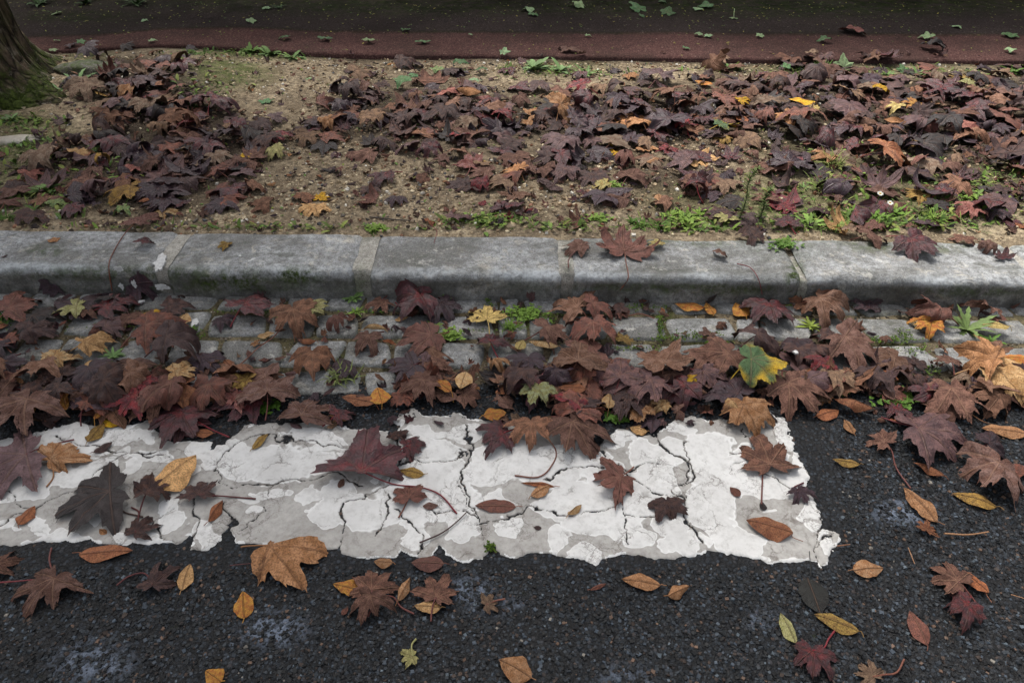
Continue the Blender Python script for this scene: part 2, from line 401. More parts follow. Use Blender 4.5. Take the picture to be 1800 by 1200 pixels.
# far ground to the horizon
gv = np.array([(-300, -300, -.25), (300, -300, -.25), (300, 300, -.25), (-300, 300, -.25)])
tag(link('ground', make_mesh('ground', gv, np.array([[0, 1, 2, 3]]), mat_simple('earth', '#4d4a3c', '#5b5a40', .95, 2))), kind='structure')
def sheet(name, xs, ys, zf, mat, attrs=None, keep=None, kind='structure'):
    X, Y = np.meshgrid(xs, ys, indexing='ij'); X = X.ravel(); Y = Y.ravel()
    Z = zf(X, Y) if callable(zf) else np.full(len(X), zf)
    A = {k: f(X, Y) for k, f in (attrs or {}).items()}
    F = grid_faces(len(xs), len(ys))
    o = link(name, make_mesh(name, np.stack([X, Y, Z], 1), F, mat, True, A))
    return tag(o, kind=kind)
def lin(a, b, d): return np.linspace(a, b, int(round((b - a) / d)) + 1)
# road
AE = 1.545
def road_z(X, Y):
    e = AE + .02 * fbm(X * 4, Y * 0, s=9, o=3)
    z = .006 + .0025 * fbm(X * 3, Y * 3, s=21, o=3)
    return np.where(Y > e, -.012, z)
PALE = [(480, 1108, 75, 38, .55), (165, 1165, 90, 45, .5), (1590, 903, 75, 30, .55), (825, 1040, 50, 30, .55), (1100, 1190, 60, 20, .4), (870, 1065, 60, 20, .4), (1340, 1090, 40, 20, .35)]
def pale(X, Y):
    px, py = W2P(X, Y); r = ell(px, py, PALE); return np.where(Y > .45, r, 0)
xs = np.concatenate([lin(-14, -2.4, 1.16), lin(-2.38, 2.38, .02), lin(2.4, 14, 1.16)])
ys = np.concatenate([lin(-9, .3, .93), lin(.32, 1.62, .02)])
sheet('road', xs, ys, road_z, M_ASPH, {'pale': pale})
# bed under the gutter setts
def bed_moss(X, Y):
    px, py = W2P(X, Y)
    return np.clip(.35 + .5 * fbm(X * 3, Y * 5, s=31) + ell(px, py, [(930, 550, 70, 40), (1230, 640, 60, 30), (1160, 570, 30, 50), (1230, 590, 40, 30), (590, 640, 40, 30), (1570, 600, 60, 30)]), 0, 1)
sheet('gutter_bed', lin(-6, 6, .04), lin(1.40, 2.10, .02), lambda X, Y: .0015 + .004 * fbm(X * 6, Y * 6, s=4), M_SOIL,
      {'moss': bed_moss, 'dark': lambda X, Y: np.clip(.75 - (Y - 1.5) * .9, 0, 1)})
# soil strip
def soil_moss(X, Y):
    px, py = W2P(X, Y, .1)
    return np.clip(ell(px, py, [(400, 140, 110, 38, .95), (60, 260, 110, 60, .8), (1560, 250, 260, 90, .45), (1450, 350, 420, 60, .7), (1700, 330, 200, 90, .7), (1390, 250, 120, 40, .5),
                                (30, 320, 110, 60, .6), (870, 388, 90, 18, .7), (160, 110, 60, 30, .9), (460, 95, 140, 22, .8), (980, 120, 120, 25, .6), (1500, 120, 330, 20, .5)]), 0, 1)
# how thick the leaves lie on the soil: digits 0..9 on cells 60 px wide, a row every 26 px of the photograph
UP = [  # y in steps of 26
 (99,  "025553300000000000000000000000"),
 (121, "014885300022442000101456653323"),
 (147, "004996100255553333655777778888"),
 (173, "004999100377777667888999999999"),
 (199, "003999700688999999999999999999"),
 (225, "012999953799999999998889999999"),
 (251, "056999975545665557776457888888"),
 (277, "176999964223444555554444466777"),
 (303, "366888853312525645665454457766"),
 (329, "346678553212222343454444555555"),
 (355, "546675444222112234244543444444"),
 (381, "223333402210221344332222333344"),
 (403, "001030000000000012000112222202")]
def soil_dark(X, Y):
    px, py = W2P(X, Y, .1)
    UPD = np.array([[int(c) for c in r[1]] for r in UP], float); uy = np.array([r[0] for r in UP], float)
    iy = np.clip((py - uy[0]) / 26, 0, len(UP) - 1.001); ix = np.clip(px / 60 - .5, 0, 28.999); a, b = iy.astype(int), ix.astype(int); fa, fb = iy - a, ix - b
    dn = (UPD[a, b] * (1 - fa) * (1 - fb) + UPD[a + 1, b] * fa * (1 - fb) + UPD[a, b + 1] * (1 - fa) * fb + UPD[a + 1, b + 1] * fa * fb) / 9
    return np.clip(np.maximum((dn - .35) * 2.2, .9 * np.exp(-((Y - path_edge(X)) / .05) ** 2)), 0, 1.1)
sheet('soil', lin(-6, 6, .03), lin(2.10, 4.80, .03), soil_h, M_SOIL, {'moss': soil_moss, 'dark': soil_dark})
# tarmac footpath
def red_edge(X): return np.interp(X, pr_w[:, 0], pr_w[:, 1]) + .01 * fbm(X * 4, X * 0, s=18)
xs = lin(-8, 8, .05); rows = np.concatenate([[0, .001, .012], np.linspace(.03, 1, 90)])
X, R = np.meshgrid(xs, rows, indexing='ij'); X = X.ravel(); R = R.ravel()
E = path_edge(X); Y = E + R * (6.9 - E)
red = (Y < red_edge(X)).astype(float)
Z = .128 + .004 * fbm(X * 2, Y * 2, s=6) + .006 * (1 - red)
Z = np.where(R < .0005, .085, np.where(R < .005, Z - .006, Z))
px, py = W2P(X, Y, .13)
mo = ell(px, py, [(140, 30, 170, 17, .8), (700, 10, 500, 26, .9), (1400, 4, 800, 36, 1), (900, -8, 1500, 34, 1), (1000, 15, 400, 18, .8), (600, 0, 300, 10, .9)])
mo = np.maximum(mo, np.clip(1 - np.abs(Y - red_edge(X)) / .035, 0, 1) * .55)
tag(link('path', make_mesh('path', np.stack([X, Y, Z], 1), grid_faces(len(xs), len(rows)), M_PATH, True, {'red': red, 'moss': mo})), kind='structure')
sheet('verge', lin(-30, 30, 2), lin(6.85, 60, 2), lambda X, Y: .12 + 0 * X, mat_simple('verge_grass', '#39451f', '#4d5a2b', .95, 6))

# ---------------------------------------------------------------- loose stones (nobody could count them)
def chips(name, n, region, zf, sizes, palette, mat, seed, keep=None, flat=.55):
    r = np.random.RandomState(seed)
    X = r.uniform(region[0], region[1], n); Y = r.uniform(region[2], region[3], n)
    if keep is not None:
        k = keep(X, Y, r); X, Y = X[k], Y[k]
    n = len(X); S = sizes[0] + (sizes[1] - sizes[0]) * r.rand(n) ** 2.2
    base = np.array([(-1, -1, -1), (1, -1, -1), (1, 1, -1), (-1, 1, -1), (-.75, -.75, 1), (.75, -.75, 1), (.75, .75, 1), (-.75, .75, 1)], float)
    V = base[None] * (1 + .45 * (r.rand(n, 8, 3) - .5)) ; V[:, :, 2] *= flat
    V[:, :, 0] *= (.6 + .6 * r.rand(n))[:, None]
    tilt = r.randn(n, 2) * .25; V[:, :, 2] += V[:, :, 0] * tilt[:, :1] + V[:, :, 1] * tilt[:, 1:]
    V *= (S / 2)[:, None, None]
    a = r.rand(n) * 6.283; c, s = np.cos(a)[:, None], np.sin(a)[:, None]
    x = V[:, :, 0] * c - V[:, :, 1] * s; y = V[:, :, 0] * s + V[:, :, 1] * c
    Z = zf(X, Y) + S * .12
    V = np.stack([x + X[:, None], y + Y[:, None], V[:, :, 2] + Z[:, None]], -1).reshape(-1, 3)
    f = np.array([(4, 5, 6, 7), (0, 1, 5, 4), (1, 2, 6, 5), (2, 3, 7, 6), (3, 0, 4, 7)])
    F = (f[None] + (np.arange(n) * 8)[:, None, None]).reshape(-1, 4)
    pal = np.array([srgb(h) for h, _ in palette]); w = np.array([q for _, q in palette], float); w /= w.sum()
    C = pal[r.choice(len(pal), n, p=w)] * (.75 + .5 * r.rand(n))[:, None]
    C = np.repeat(np.hstack([C, np.ones((n, 1))]), 8, 0)
    o = link(name, make_mesh(name, V, F, mat, False, {'Col': C}))
    return tag(o, kind='stuff')
def in_stripe_zone(X, Y):
    px, py = W2P(X, Y); return (py > 738) & (py < 1000) & (px < 1478)
RP = [('#131416', 5), ('#1f2225', 5), ('#2f353b', 3.4), ('#47505a', 1.2), ('#3d322c', 1), ('#6b5547', .4), ('#566068', .35), ('#8a847b', .05)]
def chip_keep(X, Y, r):
    px, py = W2P(X, Y); return ~in_stripe_zone(X, Y) & (px > -250) & (px < 2050)
o = chips('road_chippings', 120000, (-1.95, 1.95, .50, 1.55), lambda X, Y: road_z(X, Y) - .0014, (.003, .0098), RP, M_CHIP, 5, chip_keep)
tag(o, 'dark bluish stone chippings bedded in the tarmac of the road', 'gravel')
GP = [('#8d7960', 4), ('#b09a79', 4), ('#cdbd9d', 2.5), ('#ddd7ca', 1), ('#5b5248', 2), ('#8a5f45', 1), ('#4a4a4c', 1)]
def bare_keep(X, Y, r):
    px, py = W2P(X, Y, .1)
    p = .18 + ell(px, py, [(640, 350, 260, 75, 1), (620, 255, 200, 50, .5), (1000, 330, 200, 90, .9), (560, 160, 120, 50, .35), (330, 395, 340, 22, .9), (900, 120, 800, 14, .8), (1200, 270, 200, 60, .5), (800, 385, 200, 20, 1)])
    return r.rand(len(X)) < p
o = chips('gravel', 42000, (-3.2, 3.2, 2.2, 4.35), lambda X, Y: soil_h(X, Y) - .001, (.004, .017), GP, M_CHIP, 6, bare_keep, .7)
tag(o, 'fine tan and white gravel lying on the bare soil behind the kerb', 'gravel')
GG = [('#5a5046', 4), ('#83796b', 3), ('#a49a8a', 2), ('#35322f', 4), ('#c9c3b8', .5)]
o = chips('gutter_grit', 9000, (-1.9, 1.9, 1.44, 1.99), lambda X, Y: .002 + 0 * X, (.0025, .008), GG, M_CHIP, 9, None, .6)
tag(o, 'grey grit and crumbled mortar between the gutter setts', 'grit')

# ================================================================ KERB
def kerb_moss(px, py):
    return ell(px, py, [(400, 495, 110, 26), (520, 485, 60, 22), (240, 480, 330, 20, .7), (635, 490, 18, 40), (1398, 490, 22, 50), (1250, 508, 180, 14, .8), (998, 455, 10, 30, .8), (1700, 512, 150, 14, .7), (80, 440, 45, 14, .7), (650, 412, 18, 12), (1405, 425, 40, 20, .7), (1380, 440, 90, 26, .4), (1250, 424, 260, 14, .65), (1620, 430, 230, 20, .7), (1150, 505, 300, 10, .6), (330, 508, 330, 9, .7)])
def kerb_stone(x0, x1, label, seed, dz=0.0):
    L = x1 - x0; nu = max(24, int(L / .009)); w = .245
    prof = [(w + .012, .07), (w + .004, .105), (w - .006, ZK - .001)] + [(w * (1 - k), ZK) for k in np.linspace(.06, .86, 16)] + \
           [(.027, ZK - .0005), (.018, ZK - .003), (.010, ZK - .007), (.004, ZK - .014), (.0008, ZK - .022)] + [(.0, z) for z in np.linspace(ZK - .032, .0, 9)] + [(.0, -.02)]
    prof = np.array(prof); nv = len(prof)
    U, K = np.meshgrid(np.linspace(0, 1, nu), np.arange(nv), indexing='ij'); U = U.ravel(); K = K.ravel()
    X = x0 + U * L; yo = prof[K, 0]; Z = prof[K, 1].copy()
    e = np.minimum(U, 1 - U) * L; er = np.clip(1 - e / .022, 0, 1) ** 2
    onface = (Z < ZK - .012) & (yo < .1); top = ~onface
    wob = random.Random(seed).uniform(-.004, .004) + .009 * fbm(X * 3.5, X * 0 + seed, s=seed, o=3)
    yo = yo + wob + np.where(onface, .007 * fbm(X * 7, Z * 16, s=seed + 2, o=4) - .012 * np.clip(fbm(X * 4, Z * 9, s=seed + 5, o=2) - .25, 0, 1), 0) + er * np.where(yo < .1, .012, -.008)
    n = fbm(X * 6, yo * 9, s=seed + 3, o=4)
    chip = np.clip(fbm(X * 11, X * 0 + 3.3, s=seed + 7, o=3) - .18, 0, 1) * np.exp(-((yo - .008) / .02) ** 2)
    Z = Z + np.where(Z > .03, .0045 * n - .030 * chip, 0) - er * .010 * (Z > .05) + dz * (Z > .05) + .0015 * fbm(X * 40, yo * 40, s=seed + 4, o=2) * (Z > .05)
    Y = kf(X) + yo
    px, py = W2P(X, Y, Z)
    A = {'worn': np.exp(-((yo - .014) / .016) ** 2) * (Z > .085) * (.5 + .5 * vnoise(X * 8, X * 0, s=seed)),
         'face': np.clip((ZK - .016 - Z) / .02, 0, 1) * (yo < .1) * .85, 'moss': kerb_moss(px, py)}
    ctr = np.array([(x0 + x1) / 2, float(kf((x0 + x1) / 2)) + .12, 0])
    V = np.stack([X, Y, Z], 1)
    # end caps
    F = [grid_faces(nu, nv)]
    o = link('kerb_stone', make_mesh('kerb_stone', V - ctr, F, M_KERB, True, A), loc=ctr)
    tag(o, label, 'kerb stone', 'granite kerb stones along the road edge')
def kx(p): return P(p, 452, ZK)[0]
ks = [(-1620, -1195, 'grey kerb stone, third beyond the left edge of the picture'), (-1185, -770, 'grey kerb stone, second beyond the left edge of the picture'),
      (-760, -372, 'grey kerb stone, first beyond the left edge of the picture'),
      (-360, 282, 'grey kerb stone at the left end, splashed with white paint near its joint'),
      (303, 628, 'grey kerb stone with thick moss on its face, right of the white paint splashes'),
      (655, 984, 'smooth clean grey kerb stone between two joints, bare of leaves'),
      (1004, 1391, 'weathered grey kerb stone carrying the red-brown leaf with the hanging stem'),
      (1402, 1788, 'pale-blotched kerb stone at the right, half covered by weeds and leaves'),
      (1798, 2240, 'last grey kerb stone at the right end of the kerb'), (2250, 2660, 'grey kerb stone beyond the right edge of the picture'), (2670, 3080, 'grey kerb stone farthest beyond the right edge')]
for i, (a, b, l) in enumerate(ks): kerb_stone(kx(a), kx(b), l, 40 + i * 9, [0, .001, 0, .002, .001, 0, -.001, -.002, -.002, 0, .001][i])
def mortar(a, b, label, hi=.108, seed=1):
    x0, x1 = kx(a) - .006, kx(b) + .006; nu, nv = 14, 34
    t = np.linspace(0, 1, nv)
    py_ = np.where(t < .66, .235 - (.235 - .02) * t / .66, np.maximum(.012, .02 - (t - .66) * .1)); pz = np.where(t < .66, hi, hi - (t - .66) / .34 * (hi + .01))
    U, K = np.meshgrid(np.linspace(0, 1, nu), np.arange(nv), indexing='ij'); U = U.ravel(); K = K.ravel()
    X = x0 + U * (x1 - x0); yo = py_[K]; Z = pz[K]
    nn = fbm(X * 30, (yo + Z) * 30, s=seed, o=3)
    Y = kf(X) + yo + .003 * nn; Z = Z + .004 * nn
    px, py = W2P(X, Y, Z)
    ctr = np.array([(x0 + x1) / 2, float(kf(x0)) + .1, 0])
    o = link('mortar_joint', make_mesh('mortar_joint', np.stack([X, Y, Z], 1) - ctr, grid_faces(nu, nv), M_MORT, True,
             {'worn': 0 * X, 'face': np.clip((.09 - Z) / .03, 0, 1) * .5, 'moss': ell(px, py, [(640, 495, 30, 40), (1398, 470, 30, 80), (650, 410, 30, 18), (998, 450, 14, 40)])}), loc=ctr)
    tag(o, label, 'mortar')
mortar(-372, -360, 'thin mortar joint beyond the left edge', .1, 2)
mortar(282, 303, 'pale mortar joint beside the large white paint splash on the kerb', .110, 3)
mortar(628, 655, 'wide pale mortar joint in the kerb, mossy at its foot', .110, 4)
mortar(984, 1004, 'pale crumbled mortar joint near the small brown leaf on the kerb', .109, 5)
mortar(1391, 1402, 'narrow mossy joint between the two right-hand kerb stones', .096, 6)
mortar(1788, 1798, 'mortar joint at the right end of the kerb', .104, 7)

# ================================================================ SETTS
rowY = [(515, 553), (557, 600), (604, 652), (656, 702)]
joints = [[-180, -60, 50, 128, 240, 388, 505, 575, 640, 730, 780, 878, 915, 1062, 1172, 1250, 1345, 1425, 1492, 1585, 1660, 1760, 1850, 1960],
          [-190, -80, 25, 112, 228, 362, 470, 552, 630, 762, 872, 928, 975, 1072, 1170, 1292, 1335, 1425, 1512, 1615, 1705, 1810, 1930],
          [-200, -70, 20, 98, 204, 292, 380, 500, 600, 690, 772, 855, 960, 1060, 1155, 1275, 1345, 1420, 1525, 1645, 1740, 1840, 1960],
          [-210, -60, 60, 170, 262, 372, 478, 640, 700]]
KY = kf(0)
for jr in joints:
    for _ in range(9): jr.insert(0, jr[0] - 105); 
    if len(jr) > 18:
        for _ in range(9): jr.append(jr[-1] + 108)
sn = 0
for r, (ya, yb) in enumerate(rowY):
    for j in range(len(joints[r]) - 1):
        ym = (ya + yb) / 2
        g = .0022
        xa, xb = P(joints[r][j], ym)[0] + g, P(joints[r][j + 1], ym)[0] - g
        Ya, Yb = P(900, yb)[1] + g, P(900, ya)[1] - g
        sh = -.0268 * (xa + xb) / 2 * .5
        n1, n2 = 20, 16
        U, K = np.meshgrid(np.linspace(-1, 1, n1), np.linspace(-1, 1, n2), indexing='ij'); U = U.ravel(); K = K.ravel()
        seed = 100 + sn; rr = np.random.RandomState(seed)
        kx_, ky_ = .05 + .07 * rr.rand(), .05 + .08 * rr.rand()
        u = U * (1 - kx_ * K ** 4); v = K * (1 - ky_ * U ** 4)
        skew = rr.uniform(-.22, .22); sk2 = rr.uniform(-.08, .08)
        if r < 3 and 1480 < joints[r][j] < 1700: skew -= .2
        hx, hy = (xb - xa) / 2, (Yb - Ya) / 2
        X = (xa + xb) / 2 + u * hx + v * hy * skew * 1.2
        Y = (Ya + Yb) / 2 + v * hy + u * hx * sk2 + sh
        X = X + .008 * fbm(X * 11, Y * 11, s=seed, o=3) * np.maximum(abs(U), abs(K)); Y = Y + .007 * fbm(X * 11, Y * 11, s=seed + 1, o=3) * np.maximum(abs(U), abs(K))
        m_ = np.maximum(abs(U), abs(K))
        Z = .002 + (.0075 + .004 * rr.rand()) * (1 - .8 * m_ ** 10) - .010 * (m_ > .999) + .0022 * fbm(X * 18, Y * 18, s=seed + 2, o=4) + u * rr.uniform(-.002, .002) + v * rr.uniform(-.002, .002)
        px, py = W2P(X, Y)
        ctr = np.array([(xa + xb) / 2, (Ya + Yb) / 2, 0])
        o = link('paving_sett', make_mesh('paving_sett', np.stack([X, Y, Z], 1) - ctr, grid_faces(n1, n2), M_SETT, True,
                 {'worn': 0 * X, 'face': (m_ > .95) * .5, 'moss': np.clip((m_ - .82) * 5, 0, 1) * (.7)}), loc=ctr)
        cxp = W2P(ctr[0], ctr[1])[0]
        side = 'outside the left edge' if cxp < 0 else 'toward the left end' if cxp < 450 else 'left of the pale yellow maple leaf' if cxp < 800 else 'right of the pale yellow maple leaf' if cxp < 1200 else 'near the round orange leaf' if cxp < 1480 else 'in the clear patch at the right'
        lab = '%s grey granite sett, %s gutter row, %s' % (('wide' if hx > 1.15 * hy * .9 else 'narrow'), ['first', 'second', 'third', 'fourth'][r], side)
        tag(o, lab, 'paving sett', 'granite setts of the gutter'); sn += 1

# ================================================================ THE PAINTED STRIPE
outl = [(-900, 750), (-300, 752), (0, 768), (50, 770), (75, 757), (130, 745), (185, 752), (240, 745), (268, 742), (270, 762), (300, 778), (340, 772), (376, 775), (368, 792), (392, 782), (408, 760), (430, 748), (480, 745), (560, 742),
        (600, 750), (640, 752), (688, 757), (692, 770), (704, 762), (706, 747), (686, 735), (702, 722), (718, 717), (745, 727), (800, 730), (850, 735), (880, 745), (930, 752), (1000, 765), (1048, 790), (1062, 772), (1085, 755), (1120, 762), (1165, 752), (1182, 740), (1200, 733), (1240, 735),
        (1285, 740), (1310, 722), (1335, 718), (1360, 722), (1372, 738), (1388, 765), (1400, 790), (1414, 818), (1420, 850), (1432, 880), (1447, 905), (1450, 925), (1475, 942), (1468, 965), (1462, 985), (1453, 999), (1440, 984), (1400, 986), (1360, 992), (1343, 980), (1300, 972), (1275, 975),
        (1240, 962), (1225, 975), (1190, 982), (1150, 985), (1100, 968), (1070, 972), (1045, 990), (1012, 984), (985, 975), (930, 972), (905, 979), (880, 975), (868, 955), (860, 966), (850, 982), (812, 984), (785, 972), (772, 958), (755, 975), (722, 980), (703, 962), (690, 974),
        (640, 978), (602, 976), (597, 962), (560, 962), (520, 958), (470, 958), (415, 958), (408, 948), (400, 925), (385, 945), (362, 966), (336, 966), (330, 940), (305, 955), (262, 960), (237, 953), (215, 960), (178, 957), (160, 945), (130, 950), (100, 955),
        (60, 950), (20, 955), (0, 960), (-60, 962), (-300, 965), (-900, 968)]
cracks = [([(820, 745), (823, 790), (815, 830), (822, 860), (832, 882), (846, 910), (850, 935), (864, 965)], 3.2), ([(818, 832), (810, 850), (830, 892), (846, 906)], 1.6),
          ([(692, 765), (700, 800), (688, 842), (640, 870), (610, 887), (599, 912), (590, 955), (594, 985)], 3.4), ([(612, 886), (600, 910), (590, 960)], 6.5), ([(684, 862), (690, 890), (680, 920), (672, 944)], 2.4),
          ([(375, 842), (392, 800), (404, 780), (450, 762), (520, 768), (600, 778), (690, 792), (722, 778)], 1.8), ([(405, 878), (406, 915), (396, 935)], 6), ([(380, 840), (440, 856), (480, 856), (520, 843), (582, 835), (640, 850)], 2.2),
          ([(1148, 762), (1180, 792), (1202, 815), (1216, 832), (1190, 862), (1200, 882), (1205, 905), (1215, 932), (1242, 962)], 3.2), ([(1217, 778), (1206, 800), (1195, 850)], 2), ([(820, 790), (760, 808), (700, 813), (640, 800)], 1.3),
          ([(840, 922), (900, 906), (940, 900), (1000, 908), (1050, 903), (1084, 882), (1096, 870), (1090, 930), (1102, 955)], 2), ([(960, 846), (985, 830), (1040, 825), (1100, 820), (1160, 815)], 2), ([(302, 888), (282, 920), (290, 955)], 4),
          ([(352, 868), (340, 900), (330, 948)], 3), ([(-100, 950), (0, 930), (60, 890), (110, 862), (160, 842), (215, 800), (270, 790)], 1.8), ([(100, 768), (150, 782), (200, 790), (290, 800), (330, 830)], 1.8), ([(1450, 915), (1440, 950), (1446, 985)], 2.2),
          ([(1430, 900), (1456, 936), (1440, 960)], 1.2), ([(1060, 790), (1086, 820), (1150, 860), (1202, 872)], 1.8), ([(1100, 870), (1110, 840), (1085, 820)], 2), ([(1290, 790), (1330, 830), (1410, 860)], .9), ([(1210, 890), (1160, 905), (1095, 905)], 1),
          ([(700, 890), (740, 930), (735, 975)], 1.6), ([(-300, 830), (-100, 850), (20, 870), (60, 892)], 2), ([(1300, 722), (1320, 780), (1290, 820)], .8), ([(480, 856), (470, 900), (420, 930)], .9), ([(760, 900), (820, 895), (845, 910)], 1.3)]
whites = [(150, 767, 85, 13), (110, 790, 60, 12), (45, 790, 30, 20), (100, 840, 70, 22), (165, 822, 26, 15), (45, 865, 45, 18), (15, 918, 18, 10), (65, 920, 14, 18), (105, 948, 70, 9), (250, 765, 22, 9), (205, 797, 20, 8), (260, 800, 28, 12), (230, 825, 20, 15), (170, 910, 12, 15), (232, 945, 20, 10),
          (385, 800, 14, 12), (352, 790, 30, 14), (370, 812, 22, 8), (300, 905, 22, 30), (355, 940, 18, 22), (270, 950, 25, 10), (330, 830, 24, 12), (480, 812, 98, 27), (545, 766, 52, 9), (420, 790, 25, 10), (575, 785, 40, 8), (600, 882, 34, 34), (640, 905, 45, 30), (545, 865, 23, 12), (450, 898, 11, 12), (470, 862, 35, 7), (430, 875, 20, 6),
          (575, 905, 22, 25), (690, 830, 30, 20), (765, 790, 55, 18), (750, 830, 60, 30), (740, 870, 70, 30), (790, 880, 50, 35), (725, 900, 35, 22), (800, 850, 30, 40), (740, 945, 22, 28), (815, 930, 25, 20), (640, 800, 40, 10), (700, 740, 20, 6), (735, 762, 45, 8), (820, 760, 40, 7),
          (900, 800, 60, 22), (960, 822, 75, 28), (880, 830, 50, 20), (1000, 810, 60, 30), (1070, 840, 40, 20), (880, 875, 28, 12), (975, 893, 45, 22), (885, 932, 17, 20), (1000, 880, 40, 30), (1050, 890, 55, 35), (1060, 920, 60, 26), (1110, 900, 30, 30), (985, 948, 18, 22), (1115, 950, 30, 18), (1030, 975, 18, 10), (1130, 880, 45, 30), (1160, 860, 30, 40), (1180, 920, 30, 30),
          (1090, 775, 25, 12), (1150, 800, 40, 28), (1110, 840, 40, 18), (1200, 960, 42, 14), (1240, 800, 42, 38), (1275, 840, 60, 28), (1310, 810, 60, 22), (1250, 890, 45, 28), (1255, 915, 40, 25), (1290, 945, 40, 22), (1350, 855, 70, 13), (1310, 860, 50, 14), (1385, 760, 18, 28), (1400, 830, 14, 35), (1345, 735, 22, 12),
          (1430, 890, 12, 15), (1425, 905, 22, 22), (1450, 950, 18, 28), (1320, 972, 25, 6), (1380, 984, 40, 6), (1360, 903, 10, 4), (-200, 830, 140, 50), (-150, 920, 90, 20), (-500, 850, 150, 60), (1200, 755, 20, 10)]
xs = lin(-2.6, 1.02, .0026); ys = lin(.90, 1.44, .0026)
X, Y = np.meshgrid(xs, ys, indexing='ij'); shp = X.shape; X = X.ravel(); Y = Y.ravel()
px, py = W2P(X, Y, .008)
def seg_dist(px, py, pts, closed):
    d = np.full(len(px), 1e9); n = len(pts)
    for i in range(n if closed else n - 1):
        (ax, ay), (bx, by) = pts[i], pts[(i + 1) % n]
        if not closed and (max(ax, bx) < -920): continue
        L = (bx - ax) ** 2 + (by - ay) ** 2
        t = np.clip(((px - ax) * (bx - ax) + (py - ay) * (by - ay)) / L, 0, 1)
        d = np.minimum(d, np.hypot(px - ax - t * (bx - ax), py - ay - t * (by - ay)))
    return d
jx = px + 2.5 * vnoise(X * 160, Y * 160, s=51) + 13 * fbm(X * 26, Y * 26, s=50, o=5); jy = py + 10 * fbm(X * 26, Y * 26, s=60, o=5)
inside = np.zeros(len(px), bool); n = len(outl)
for i in range(n):
    (ax, ay), (bx, by) = outl[i], outl[(i + 1) % n]
    c = ((ay > jy) != (by > jy))
    inside ^= c & (jx < (bx - ax) * (jy - ay) / (by - ay + 1e-9) + ax)
sd = seg_dist(jx, jy, outl, True) * np.where(inside, 1, -1)
wx = px + 22 * fbm(X * 20, Y * 20, s=70, o=5); wy = py + 16 * fbm(X * 20, Y * 20, s=80, o=5)
ck = np.zeros(len(px))
for pts, w in cracks:
    m_ = (px > min(p[0] for p in pts) - 30) & (px < max(p[0] for p in pts) + 30) & (py > min(p[1] for p in pts) - 30) & (py < max(p[1] for p in pts) + 30)
    if not m_.any(): continue
    d = seg_dist(wx[m_], wy[m_], pts, False)
    lw = w * (.34 + .5 * vnoise(X[m_] * 25, Y[m_] * 25, s=int(w * 10)))
    ck[m_] = np.maximum(ck[m_], np.clip(1.15 - d / (np.maximum(lw, .1) + .75), 0, 1))
wf = np.full(len(px), -1.0)
bx_ = px + 2.5 * vnoise(X * 140, Y * 140, s=52) + 30 * fbm(X * 16, Y * 16, s=90, o=4); by_ = py + 22 * fbm(X * 16, Y * 16, s=95, o=4)
for cx, cy, rx, ry in whites:
    m_ = (np.abs(px - cx) < rx * 1.6 + 10) & (np.abs(py - cy) < ry * 1.6 + 10)
    wf[m_] = np.maximum(wf[m_], 1.08 - np.sqrt(((bx_[m_] - cx) / rx) ** 2 + ((by_[m_] - cy) / ry) ** 2))
wf = np.clip(.56 + wf * 1.6, 0, 1) * (1 - np.clip(ck * 3, 0, 1) * .95)
wf = np.where(sd < 3, np.maximum(wf, .49 * (vnoise(X * 30, Y * 30, s=44) > .0)), wf)
base = road_z(X, Y)
th = .0024 * np.clip(sd / 2.0, -.9, 1) + .0008 * np.clip((wf - .4) * 6, 0, 1) - .0042 * np.clip((ck - .2) * 1.6, 0, 1)
Z = base + th + .0006 * fbm(X * 30, Y * 30, s=41, o=3)
F = grid_faces(*shp); keep = (sd[F] > -2.5).all(1) & (ck[F].min(1) < .97)
F = F[keep]; used = np.unique(F); remap = np.full(len(X), -1); remap[used] = np.arange(len(used))
o = link('painted_stripe', make_mesh('painted_stripe', np.stack([X, Y, Z], 1)[used], remap[F], M_PAINT, True, {'white': wf[used], 'crack': ck[used]}))
tag(o, 'cracked white crossing stripe painted on the dark road', kind='structure')

